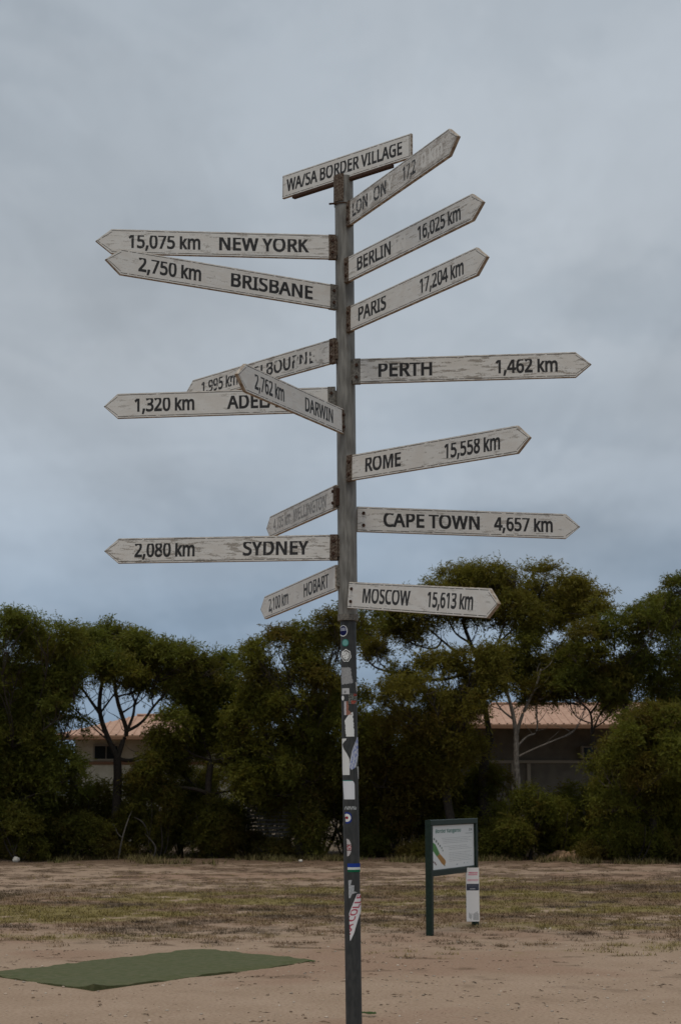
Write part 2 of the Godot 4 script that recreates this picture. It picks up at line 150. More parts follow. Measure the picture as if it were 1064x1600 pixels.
func cloud_image() -> Image:
	var w := 2048
	var h := 1024
	var big := FastNoiseLite.new()
	big.seed = 11
	big.noise_type = FastNoiseLite.TYPE_SIMPLEX_SMOOTH
	big.frequency = 0.75
	big.fractal_octaves = 5
	big.fractal_gain = 0.5
	big.domain_warp_enabled = true
	big.domain_warp_amplitude = 0.9
	big.domain_warp_frequency = 0.35
	var fine := FastNoiseLite.new()
	fine.seed = 23
	fine.noise_type = FastNoiseLite.TYPE_SIMPLEX_SMOOTH
	fine.frequency = 1.7
	fine.fractal_octaves = 4
	var data := PackedFloat32Array()
	data.resize(w * h * 3)
	var haze := Vector3(0.255, 0.34, 0.445)
	var middle := Vector3(0.42, 0.464, 0.512)
	var upper := Vector3(0.425, 0.475, 0.53)
	for j in h:
		var el := (0.5 - (j + 0.5) / h) * PI
		for i in w:
			var c := Vector3(0.2, 0.19, 0.17)
			if el > -0.02:
				var az := (i + 0.5) / w * TAU
				var s := maxf(sin(el), 0.0)
				var k := 1.0 / (s + 0.16)
				var p := Vector2(cos(az), sin(az)) * (cos(el) * k)
				var b := big.get_noise_2d(p.x, p.y * 1.0)
				var f := fine.get_noise_2d(p.x, p.y)
				var t := smoothstep(0.02, 0.30, s + 0.03 * b)
				c = haze.lerp(middle, t)
				c = c.lerp(upper, smoothstep(0.25, 0.6, s))
				var band := big.get_noise_2d(p.x * 0.55 + 7.0, p.y * 2.2 + 3.0)
				var lit := 1.0 + 0.30 * b + 0.08 * f + 0.18 * band
				var blue := clampf(-b * 0.7 + 0.1, 0.0, 0.6)
				c = c * lit
				c = Vector3(c.x * (1.0 - 0.10 * blue), c.y * (1.0 - 0.03 * blue), c.z * (1.0 + 0.03 * blue))
			var at := (j * w + i) * 3
			data[at] = c.x
			data[at + 1] = c.y
			data[at + 2] = c.z
	return Image.create_from_data(w, h, false, Image.FORMAT_RGBF, data.to_byte_array())

# ------------------------------------------------------------------ small helpers
func numbered(called: String) -> String:
	var n: int = taken.get(called, 0)
	taken[called] = n + 1
	return called if n == 0 else "%s_%03d" % [called, n]

func tag(o: Node, label: String, category: String, group := "", kind := ""):
	if label: o.set_meta("label", label)
	if category: o.set_meta("category", category)
	if group: o.set_meta("group", group)
	if kind: o.set_meta("kind", kind)

func thing(called: String, at: Vector3, label: String, category: String, group := "") -> Node3D:
	var o := Node3D.new()
	o.name = numbered(called)
	add_child(o)
	o.position = at
	tag(o, label, category, group)
	return o

func put(called: String, mesh: Mesh, m: Material, parent: Node, where := Transform3D()) -> MeshInstance3D:
	var o := MeshInstance3D.new()
	o.name = numbered(called) if parent == self else called
	o.mesh = mesh
	if m: o.material_override = m
	parent.add_child(o, true)
	o.transform = where
	return o

func tool() -> SurfaceTool:
	var st := SurfaceTool.new()
	st.begin(Mesh.PRIMITIVE_TRIANGLES)
	st.set_smooth_group(-1)
	return st

func tri(st: SurfaceTool, a: Vector3, b: Vector3, c: Vector3):
	st.add_vertex(a)
	st.add_vertex(c)
	st.add_vertex(b)

func quad(st: SurfaceTool, a: Vector3, b: Vector3, c: Vector3, d: Vector3):
	tri(st, a, b, c)
	tri(st, a, c, d)

func done(st: SurfaceTool, into: ArrayMesh = null) -> ArrayMesh:
	st.generate_normals()
	return st.commit(into) if into else st.commit()

func inset(poly: PackedVector2Array, by: float) -> PackedVector2Array:
	var out := PackedVector2Array()
	var n := poly.size()
	for i in n:
		var a := (poly[i] - poly[(i + n - 1) % n]).normalized()
		var b := (poly[(i + 1) % n] - poly[i]).normalized()
		var na := Vector2(-a.y, a.x)
		var nb := Vector2(-b.y, b.x)
		var m := (na + nb).normalized()
		out.append(poly[i] + m * (by / maxf(0.3, m.dot(na))))
	return out

# a convex outline (anticlockwise in x, y) extruded from z0 to z1 with chamfered rims
func prism(st: SurfaceTool, poly: PackedVector2Array, z0: float, z1: float, bevel: float, t := Transform3D(), front := true):
	var small := inset(poly, bevel)
	var n := poly.size()
	for i in n:
		var k := (i + 1) % n
		var a := t * Vector3(poly[i].x, poly[i].y, z0 + bevel)
		var b := t * Vector3(poly[k].x, poly[k].y, z0 + bevel)
		var c := t * Vector3(poly[k].x, poly[k].y, z1 - bevel)
		var d := t * Vector3(poly[i].x, poly[i].y, z1 - bevel)
		quad(st, a, b, c, d)
		var e := t * Vector3(small[i].x, small[i].y, z1)
		var f := t * Vector3(small[k].x, small[k].y, z1)
		quad(st, d, c, f, e)
		var g := t * Vector3(small[i].x, small[i].y, z0)
		var h := t * Vector3(small[k].x, small[k].y, z0)
		quad(st, g, h, b, a)
	for i in range(1, n - 1):
		if front:
			tri(st, t * Vector3(small[0].x, small[0].y, z1), t * Vector3(small[i].x, small[i].y, z1), t * Vector3(small[i + 1].x, small[i + 1].y, z1))
		tri(st, t * Vector3(small[0].x, small[0].y, z0), t * Vector3(small[i + 1].x, small[i + 1].y, z0), t * Vector3(small[i].x, small[i].y, z0))

func rect(x0: float, y0: float, x1: float, y1: float) -> PackedVector2Array:
	return PackedVector2Array([Vector2(x0, y0), Vector2(x1, y0), Vector2(x1, y1), Vector2(x0, y1)])

func box(st: SurfaceTool, lo: Vector3, hi: Vector3, bevel := 0.003, t := Transform3D()):
	prism(st, rect(lo.x, lo.y, hi.x, hi.y), lo.z, hi.z, bevel, t)

func box_mesh(lo: Vector3, hi: Vector3, bevel := 0.003) -> ArrayMesh:
	var st := tool()
	box(st, lo, hi, bevel)
	return done(st)

# a frame whose z axis runs from a to b
func frame(a: Vector3, b: Vector3) -> Basis:
	var z := (b - a).normalized()
	var x := (Vector3.UP if absf(z.y) < 0.9 else Vector3.RIGHT).cross(z).normalized()
	return Basis(x, z.cross(x), z)

func tube(st: SurfaceTool, path: PackedVector3Array, radii: PackedFloat32Array, sides := 7):
	var rings := []
	for i in path.size():
		var bs := frame(path[maxi(i - 1, 0)], path[mini(i + 1, path.size() - 1)])
		var ring := PackedVector3Array()
		for k in sides:
			var a := TAU * k / sides
			ring.append(path[i] + (bs.x * cos(a) + bs.y * sin(a)) * radii[i])
		rings.append(ring)
	st.set_smooth_group(1)
	for i in path.size() - 1:
		for k in sides:
			var j := (k + 1) % sides
			quad(st, rings[i][k], rings[i][j], rings[i + 1][j], rings[i + 1][k])
	st.set_smooth_group(-1)

func cylinder(a: Vector3, b: Vector3, ra: float, rb: float, sides := 36, caps := true) -> ArrayMesh:
	var st := tool()
	tube(st, PackedVector3Array([a, b]), PackedFloat32Array([ra, rb]), sides)
	if caps:
		var bs := frame(a, b)
		for k in sides:
			var p := TAU * k / sides
			var q := TAU * (k + 1) / sides
			tri(st, b, b + (bs.x * cos(p) + bs.y * sin(p)) * rb, b + (bs.x * cos(q) + bs.y * sin(q)) * rb)
			tri(st, a, a + (bs.x * cos(q) + bs.y * sin(q)) * ra, a + (bs.x * cos(p) + bs.y * sin(p)) * ra)
	return done(st)

func noise_of(s: int, freq: float, octaves := 4) -> FastNoiseLite:
	var n := FastNoiseLite.new()
	n.seed = s
	n.noise_type = FastNoiseLite.TYPE_SIMPLEX_SMOOTH
	n.frequency = freq
	n.fractal_octaves = octaves
	return n

func lin(r: float, g: float, b: float) -> Color:
	return Color(r, g, b).linear_to_srgb()

func plain(r: float, g: float, b: float, rough := 0.85) -> StandardMaterial3D:
	var m := StandardMaterial3D.new()
	m.albedo_color = lin(r, g, b)
	m.roughness = rough
	m.metallic_specular = 0.35
	return m

# two linear colours mixed by seamless noise, laid on in world or own axes
func mottled(a: Color, b: Color, freq: float, per_metre: Vector3, rough := 0.85, relief := 0.0, s := 1, size := 256, mid := 0.5) -> StandardMaterial3D:
	var m := StandardMaterial3D.new()
	var ramp := Gradient.new()
	ramp.set_color(0, a.linear_to_srgb())
	ramp.set_color(1, b.linear_to_srgb())
	ramp.set_offset(0, mid - 0.28)
	ramp.set_offset(1, mid + 0.28)
	var t := NoiseTexture2D.new()
	t.width = size
	t.height = size
	t.seamless = true
	t.noise = noise_of(s, freq, 5)
	t.color_ramp = ramp
	m.albedo_texture = t
	m.roughness = rough
	m.metallic_specular = 0.35
	m.uv1_triplanar = true
	m.uv1_world_triplanar = false
	m.uv1_scale = per_metre
	if relief > 0.0:
		var hgt := NoiseTexture2D.new()
		hgt.width = size
		hgt.height = size
		hgt.seamless = true
		hgt.noise = noise_of(s + 50, freq * 2.0, 5)
		m.heightmap_enabled = true
		m.heightmap_texture = hgt
		m.heightmap_scale = relief
	return m

func set_noise():
	low_noise = noise_of(3, 0.22, 3)
	mid_noise = noise_of(9, 0.75, 4)

func make_materials():
	mats.galvanised = mottled(Color(0.125, 0.117, 0.103), Color(0.26, 0.248, 0.222), 0.02, Vector3(9, 1.1, 9), 0.5, 0.02, 4)
	mats.galvanised.metallic = 0.1
	mats.dark_paint = mottled(Color(0.032, 0.034, 0.034), Color(0.055, 0.056, 0.054), 0.03, Vector3(6, 2, 6), 0.55, 0.01, 5)
	mats.rust = mottled(Color(0.05, 0.028, 0.018), Color(0.19, 0.155, 0.12), 0.03, Vector3(14, 9, 14), 0.9, 0.1, 6)
	mats.dark_rust = mottled(Color(0.03, 0.017, 0.012), Color(0.09, 0.045, 0.028), 0.04, Vector3(14, 14, 14), 0.9, 0.1, 7)
	mats.grey_steel = mottled(Color(0.10, 0.092, 0.08), Color(0.22, 0.20, 0.17), 0.03, Vector3(12, 9, 12), 0.7, 0.05, 8)
	mats.board_edge = mottled(Color(0.17, 0.12, 0.085), Color(0.50, 0.45, 0.38), 0.02, Vector3(5, 9, 9), 0.75, 0.03, 9, 256, 0.42)
	mats.green_paint = mottled(Color(0.008, 0.018, 0.013), Color(0.013, 0.027, 0.019), 0.02, Vector3(3, 3, 3), 0.5, 0.0, 10)
	mats.roof = mottled(Color(0.37, 0.225, 0.158), Color(0.46, 0.29, 0.21), 0.02, Vector3(0.6, 0.6, 0.6), 0.75, 0.0, 11)
	mats.cream_wall = mottled(Color(0.46, 0.42, 0.32), Color(0.56, 0.52, 0.42), 0.015, Vector3(0.5, 0.5, 0.5), 0.9, 0.0, 12)
	mats.grey_wall = mottled(Color(0.13, 0.12, 0.10), Color(0.17, 0.155, 0.13), 0.015, Vector3(0.5, 0.5, 0.5), 0.9, 0.0, 13)
	mats.trim = plain(0.3, 0.27, 0.22, 0.7)
	mats.brown_trim = plain(0.22, 0.12, 0.07, 0.7)
	mats.glass = plain(0.02, 0.024, 0.028, 0.08)
	mats.bark_0 = mottled(Color(0.045, 0.036, 0.028), Color(0.10, 0.082, 0.066), 0.04, Vector3(3, 1, 3), 0.95, 0.4, 14)
	mats.bark_1 = mottled(Color(0.035, 0.028, 0.022), Color(0.075, 0.06, 0.048), 0.04, Vector3(3, 1, 3), 0.95, 0.4, 15)
	mats.bark_2 = mottled(Color(0.10, 0.084, 0.07), Color(0.29, 0.255, 0.215), 0.03, Vector3(2.5, 0.9, 2.5), 0.9, 0.3, 16)
	mats.bark_3 = mottled(Color(0.08, 0.07, 0.06), Color(0.17, 0.15, 0.13), 0.03, Vector3(2.5, 0.9, 2.5), 0.9, 0.3, 21)
	mats.slat = mottled(Color(0.09, 0.083, 0.07), Color(0.2, 0.185, 0.16), 0.02, Vector3(1.5, 3, 1.5), 0.6, 0.0, 17)
	mats.stone = mottled(Color(0.42, 0.38, 0.32), Color(0.66, 0.62, 0.56), 0.03, Vector3(2, 2, 2), 0.9, 0.3, 18)
	mats.sand = mottled(Color(0.15, 0.09, 0.05), Color(0.36, 0.24, 0.15), 0.03, Vector3(0.9, 0.9, 0.9), 0.95, 0.6, 19)
	var leaf := StandardMaterial3D.new()
	leaf.albedo_color = Color.WHITE
	leaf.vertex_color_use_as_albedo = true
	leaf.roughness = 0.6
	leaf.metallic_specular = 0.16
	leaf.backlight_enabled = true
	leaf.backlight = Color(1.0, 1.0, 0.75)
	leaf.cull_mode = BaseMaterial3D.CULL_DISABLED
	mats.leaf = leaf
	var dry := StandardMaterial3D.new()
	dry.albedo_color = Color.WHITE
	dry.vertex_color_use_as_albedo = true
	dry.roughness = 0.9
	dry.metallic_specular = 0.2
	dry.cull_mode = BaseMaterial3D.CULL_DISABLED
	mats.coloured = dry

# ------------------------------------------------------------------ ground
const NEAR_X := 13.0
const NEAR_Z0 := -46.0
const NEAR_Z1 := -3.0

func relief(x: float, z: float) -> float:
	var edge := minf(minf(NEAR_X - absf(x), z - NEAR_Z0), NEAR_Z1 - z)
	if edge <= 0.0: return 0.0
	return (low_noise.get_noise_2d(x * 1.6, z * 1.6) * 0.02 + mid_noise.get_noise_2d(x * 1.8, z * 1.8) * 0.008) * minf(1.0, edge / 2.0)

# (grass, litter, green) cover of the bare sand at a spot
func cover(x: float, z: float) -> Vector3:
	var d := -z
	var a := low_noise.get_noise_2d(x, z)
	var b := mid_noise.get_noise_2d(x * 0.8, z * 0.8)
	var c := mid_noise.get_noise_2d(x * 2.3 + 40.0, z * 2.3)
	var e := mid_noise.get_noise_2d(x * 6.0, z * 6.0 + 90.0)
	var g := smoothstep(16.8, 22.0, d + 2.6 * a + 2.2 * c + 1.5 * e) * (1.0 - smoothstep(27.0, 31.0, d + 3.5 * a + 1.2 * b - 0.35 * x))
	g *= smoothstep(-0.46, -0.08, b + 0.55 * c + 0.45 * e + 0.2)
	var l := smoothstep(0.0, 0.26, b * 0.8 + 0.6 * c + 0.5 * e + 0.08) * smoothstep(25.0, 29.0, d) * 0.95
	l = maxf(l, smoothstep(34.6, 38.6, d + 3.0 * a + 3.0 * c))
	var near := smoothstep(0.22, 0.5, b * 0.7 + c * 0.6) * smoothstep(12.0, 16.8, d + 1.5 * a) * 0.75 * (1.0 - smoothstep(17.0, 21.0, d))
	l = maxf(l, near)
	var green := smoothstep(-0.15, 0.35, a + 0.35 * b + 0.03 * x)
	return Vector3(g, l, green)

# colour of the low grass: olive, brown or reddish by patches
func tone(x: float, z: float) -> Vector3:
	var a := low_noise.get_noise_2d(x * 0.7 + 60.0, z * 1.5)
	var b := mid_noise.get_noise_2d(x * 0.9 + 20.0, z * 1.1)
	var c := Vector3(0.18, 0.12, 0.076).lerp(Vector3(0.18, 0.145, 0.052), smoothstep(-0.1, 0.22, a + 0.3 * b))
	return c.lerp(Vector3(0.085, 0.061, 0.042), smoothstep(0.05, 0.4, b - 0.6 * a))

func ground_texture() -> ImageTexture:
	var w := 1024
	var h := 1694
	var speck := noise_of(31, 0.35, 3)
	speck.noise_type = FastNoiseLite.TYPE_SIMPLEX
	var n1 := speck.get_image(w, h, false, false, false)
	var n2 := noise_of(32, 0.03, 4).get_image(w, h, false, false, false)
	n1.convert(Image.FORMAT_L8)
	n2.convert(Image.FORMAT_L8)
	var d1 := n1.get_data()
	var d2 := n2.get_data()
	var out := PackedByteArray()
	out.resize(w * h * 3)
	var sand := Vector3(0.288, 0.207, 0.146)
	var pale := Vector3(0.335, 0.247, 0.18)
	var rot := Vector3(0.098, 0.064, 0.041)
	for j in h:
		var z := lerpf(NEAR_Z0, NEAR_Z1, (j + 0.5) / h)
		for i in w:
			var x := lerpf(-NEAR_X, NEAR_X, (i + 0.5) / w)
			var at := j * w + i
			var s := d1[at] / 255.0 - 0.5
			var t := d2[at] / 255.0 - 0.5
			var c := sand.lerp(pale, clampf(0.5 + 1.5 * t, 0.0, 1.0)) * (1.0 + 0.14 * s)
			c = c.lerp(Vector3(0.262, 0.172, 0.12), smoothstep(0.05, 0.4, low_noise.get_noise_2d(x * 0.8 + 15.0, z * 0.9) + 0.5 * t) * 0.8)
			if z < -10.0:
				var k := cover(x, z)
				c = c.lerp(tone(x, z) * (1.0 + 0.35 * s), clampf(k.x * (0.92 + 0.4 * s), 0.0, 1.0))
				c = c.lerp(rot * (1.0 + 0.5 * s), clampf(k.y * (0.85 + 0.8 * s), 0.0, 1.0))
			var q := Color(c.x, c.y, c.z).linear_to_srgb()
			out[at * 3] = clampi(int(q.r * 255.0), 0, 255)
			out[at * 3 + 1] = clampi(int(q.g * 255.0), 0, 255)
			out[at * 3 + 2] = clampi(int(q.b * 255.0), 0, 255)
	return ImageTexture.create_from_image(Image.create_from_data(w, h, false, Image.FORMAT_RGB8, out))

func build_ground():
	var near := StandardMaterial3D.new()
	near.albedo_texture = ground_texture()
	near.texture_repeat = false
	near.roughness = 0.95
	near.metallic_specular = 0.2
	near.detail_enabled = true
	near.detail_blend_mode = BaseMaterial3D.BLEND_MODE_MUL
	near.detail_uv_layer = BaseMaterial3D.DETAIL_UV_2
	var grain := NoiseTexture2D.new()
	grain.width = 512
	grain.height = 512
	grain.seamless = true
	grain.noise = noise_of(41, 0.12, 3)
	var ramp := Gradient.new()
	ramp.set_color(0, Color(0.90, 0.885, 0.87))
	ramp.set_color(1, Color(1, 1, 1))
	ramp.set_offset(0, 0.2)
	ramp.set_offset(1, 0.55)
	grain.color_ramp = ramp
	near.detail_albedo = grain
	near.uv2_scale = Vector3(0.42, 0.42, 0.42)
	near.texture_repeat = true
	var st := tool()
	var nx := 130
	var nz := 215
	for j in nz + 1:
		for i in nx + 1:
			var x := lerpf(-NEAR_X, NEAR_X, float(i) / nx)
			var z := lerpf(NEAR_Z0, NEAR_Z1, float(j) / nz)
			st.set_smooth_group(1)
			st.set_uv(Vector2(0.001 + 0.998 * i / nx, 0.001 + 0.998 * j / nz))
			st.set_uv2(Vector2(x, z))
			st.add_vertex(Vector3(x, relief(x, z), z))
	for j in nz:
		for i in nx:
			var a := j * (nx + 1) + i
			for k in [a, a + 1, a + nx + 2, a, a + nx + 2, a + nx + 1]:
				st.add_index(k)
	st.set_material(near)
	var mesh := done(st)
	var far := mottled(Color(0.09, 0.065, 0.042), Color(0.21, 0.155, 0.10), 0.02, Vector3(0.12, 0.12, 0.12), 0.95, 0.0, 42, 512)
	st = tool()
	st.set_material(far)
	var R := 700.0
	for r in [[-R, -R, R, NEAR_Z0], [-R, NEAR_Z1, R, R], [-R, NEAR_Z0, -NEAR_X, NEAR_Z1], [NEAR_X, NEAR_Z0, R, NEAR_Z1]]:
		quad(st, Vector3(r[0], 0, r[3]), Vector3(r[2], 0, r[3]), Vector3(r[2], 0, r[1]), Vector3(r[0], 0, r[1]))
	done(st, mesh)
	var g := put("ground", mesh, null, self)
	tag(g, "pinkish sandy ground with dry grass and leaf litter", "ground", "", "structure")

# ------------------------------------------------------------------ houses
func build_roof(root: Node3D, x0: float, x1: float, z_eave: float, z_ridge: float, y_eave: float, y_ridge: float, hip: float):
	var st := tool()
	var pitch := 0.25
	var n := int((x1 - x0) / pitch)
	for i in n:
		var xa := x0 + i * pitch
		for seg in [[0.0, 0.18, 0.0, 0.0], [0.18, 0.20, 0.0, 0.03], [0.20, 0.23, 0.03, 0.03], [0.23, 0.25, 0.03, 0.0]]:
			var a: float = xa + seg[0]
			var b: float = xa + seg[1]
			var fa := clampf((a - x0) / maxf(hip, 0.001), 0.0, 1.0) if hip > 0.0 else 1.0
			var fb := clampf((b - x0) / maxf(hip, 0.001), 0.0, 1.0) if hip > 0.0 else 1.0
			quad(st, Vector3(a, y_eave + seg[2], z_eave), Vector3(b, y_eave + seg[3], z_eave), Vector3(b, lerpf(y_eave, y_ridge, fb) + seg[3], lerpf(z_eave, z_ridge, fb)), Vector3(a, lerpf(y_eave, y_ridge, fa) + seg[2], lerpf(z_eave, z_ridge, fa)))
	if hip > 0.0:
		tri(st, Vector3(x0, y_eave, 2 * z_ridge - z_eave), Vector3(x0, y_eave, z_eave), Vector3(x0 + hip, y_ridge, z_ridge))
	var zb := 2 * z_ridge - z_eave
	quad(st, Vector3(x0 + hip, y_ridge, z_ridge), Vector3(x1, y_ridge, z_ridge), Vector3(x1, y_eave, zb), Vector3(x0, y_eave, zb))
	var roof := put("roof", done(st), mats.roof, root)
	put("ridge_cap", box_mesh(Vector3(x0 + hip, y_ridge - 0.02, z_ridge - 0.16), Vector3(x1, y_ridge + 0.05, z_ridge + 0.16), 0.02), mats.roof, roof)
	put("gutter", box_mesh(Vector3(x0 - 0.02, y_eave - 0.15, z_eave + 0.003), Vector3(x1, y_eave - 0.012, z_eave + 0.12), 0.02), mats.brown_trim, roof)

func build_houses():
	# cream house behind the flat topped tree
	var a := thing("house", Vector3.ZERO, "cream walled house with a low terracotta roof behind the flat topped tree", "house")
	var wall := put("wall", box_mesh(Vector3(-8.4, 0, -56.0), Vector3(-3.2, 3.42, -51.2), 0.01), mats.cream_wall, a)
	put("skirting_board", box_mesh(Vector3(-8.42, 2.5, -51.197), Vector3(-3.2, 2.6, -51.16), 0.005), mats.brown_trim, wall)
	build_roof(a, -8.9, -3.0, -50.0, -53.2, 3.38, 4.14, 2.2)
	for wx in [-7.4, -4.6]:
		var win := put("window", box_mesh(Vector3(wx - 0.42, 2.62, -51.197), Vector3(wx + 0.42, 3.14, -51.14), 0.01), mats.trim, a)
		put("pane", box_mesh(Vector3(wx - 0.36, 2.68, -51.138), Vector3(wx - 0.015, 3.08, -51.13), 0.002), mats.glass, win)
		put("pane", box_mesh(Vector3(wx + 0.015, 2.68, -51.138), Vector3(wx + 0.36, 3.08, -51.13), 0.002), mats.glass, win)
	# long pink roofed house
	var b := thing("house", Vector3.ZERO, "long grey walled house with a ribbed pink roof behind the pale barked tree", "house")
	wall = put("wall", box_mesh(Vector3(2.6, 0, -57.0), Vector3(12.5, 3.86, -52.2), 0.01), mats.grey_wall, b)
	put("ledge", box_mesh(Vector3(2.6, 2.56, -52.197), Vector3(12.5, 2.66, -52.12), 0.01), mats.trim, wall)
	for px in [5.55, 6.05, 9.2]:
		put("wall_post", box_mesh(Vector3(px - 0.06, 0, -52.197), Vector3(px + 0.06, 2.555, -52.11), 0.01), mats.trim, wall)
	build_roof(b, 2.2, 13.0, -50.0, -53.6, 3.72, 4.54, 2.8)
	var ac := put("air_conditioner", box_mesh(Vector3(7.72, 2.7, -52.197), Vector3(8.2, 3.1, -51.8), 0.02), mats.trim, b)
	put("grille", box_mesh(Vector3(7.78, 2.75, -51.799), Vector3(8.14, 3.05, -51.785), 0.004), mats.glass, ac)

# ------------------------------------------------------------------ trees and shrubs
func build_sprays():
	for v in 5:
		var pos := PackedVector3Array()
		var nor := PackedVector3Array()
		var col := PackedColorArray()
		var idx := PackedInt32Array()
		var twigs := 7 + v % 3
		for k in twigs:
			var az := rng.randf() * TAU
			var up := rng.randf_range(-0.1, 1.0)
			var dir := Vector3(cos(az), up, sin(az)).normalized()
			var length := rng.randf_range(0.2, 0.42)
			var leaves := 9
			for q in leaves:
				var t := (q + 1.0) / leaves
				var root := dir * (length * t) + Vector3(0, -0.12 * t * t * length, 0)
				var side := Vector3(rng.randf_range(-1, 1), rng.randf_range(-0.9, 0.6), rng.randf_range(-1, 1)).normalized()
				var ax := (dir * 0.55 + side).normalized()
				var wd := ax.cross(Vector3(rng.randf_range(-1, 1), rng.randf_range(-0.3, 1), rng.randf_range(-1, 1))).normalized()
				var ln := rng.randf_range(0.06, 0.115)
				var hw := rng.randf_range(0.009, 0.016)
				var nn := wd.cross(ax).normalized()
				var base := pos.size()
				pos.append_array([root, root + ax * ln * 0.5 + wd * hw + nn * 0.004, root + ax * ln, root + ax * ln * 0.5 - wd * hw + nn * 0.004])
				var tint := rng.randf_range(0.75, 1.25)
				for e in 4:
					nor.append(nn)
					col.append(Color(tint * rng.randf_range(0.97, 1.03), tint, tint * 0.95))
				idx.append_array([base, base + 2, base + 1, base, base + 3, base + 2])
			var base2 := pos.size()
			var sidew := dir.cross(Vector3(0.3, 0.9, 0.2)).normalized() * 0.004
			pos.append_array([-sidew, sidew, dir * length])
			for e in 3:
				nor.append(Vector3.UP)
				col.append(Color(1.0, 0.75, 0.8))
			idx.append_array([base2, base2 + 1, base2 + 2])
		var arr := []
		arr.resize(Mesh.ARRAY_MAX)
		arr[Mesh.ARRAY_VERTEX] = pos
		arr[Mesh.ARRAY_NORMAL] = nor
		arr[Mesh.ARRAY_COLOR] = col
		arr[Mesh.ARRAY_INDEX] = idx
		var mesh := ArrayMesh.new()
		mesh.add_surface_from_arrays(Mesh.PRIMITIVE_TRIANGLES, arr)
		mesh.surface_set_material(0, mats.leaf)
		sprays.append(mesh)

func leaf_colour(tint: int) -> Color:
	var base: Color = [Color(0.142, 0.150, 0.034), Color(0.158, 0.160, 0.034), Color(0.172, 0.153, 0.034), Color(0.175, 0.178, 0.032), Color(0.118, 0.118, 0.028), Color(0.142, 0.144, 0.030), Color(0.15, 0.126, 0.036)][tint]
	var r := rng.randf()
	if r < 0.13:
		base = base.lerp(Color(0.15, 0.08, 0.03), 0.6)
	elif r < 0.2:
		base = base.lerp(Color(0.19, 0.175, 0.03), 0.5)
	var k := rng.randf_range(0.8, 1.2)
	return Color(base.r * k * rng.randf_range(0.92, 1.08), base.g * k, base.b * k)

func multi(called: String, mesh: Mesh, where: Array[Transform3D], colours: PackedColorArray, parent: Node) -> MultiMeshInstance3D:
	var mm := MultiMesh.new()
	mm.transform_format = MultiMesh.TRANSFORM_3D
	mm.use_colors = true
	mm.mesh = mesh
	mm.instance_count = where.size()
	for i in where.size():
		mm.set_instance_transform(i, where[i])
		mm.set_instance_color(i, colours[i])
	var o := MultiMeshInstance3D.new()
	o.name = numbered(called) if parent == self else called
	o.multimesh = mm
	parent.add_child(o, true)
	return o

func turned(out: Vector3, size: float) -> Basis:
	var y := out.normalized()
	var x := y.cross(Vector3(rng.randf_range(-1, 1), rng.randf_range(-1, 1), rng.randf_range(-1, 1))).normalized()
	return Basis(x * size, y * size, x.cross(y).normalized() * size)

func limb(st: SurfaceTool, a: Vector3, b: Vector3, ra: float, rb: float, bend: float, sides := 6) -> PackedVector3Array:
	var n := 6
	var path := PackedVector3Array()
	var radii := PackedFloat32Array()
	var ln := a.distance_to(b)
	var sag := Vector3(rng.randf_range(-1, 1), rng.randf_range(-0.6, 0.2), rng.randf_range(-1, 1)) * bend * ln
	var kink := Vector3(rng.randf_range(-1, 1), rng.randf_range(-1, 1), rng.randf_range(-1, 1)) * bend * ln * 0.5
	for i in n + 1:
		var t := float(i) / n
		path.append(a.lerp(b, t) + sag * sin(t * PI) + kink * sin(t * TAU))
		radii.append(lerpf(ra, rb, pow(t, 0.8)))
	tube(st, path, radii, sides)
	return path

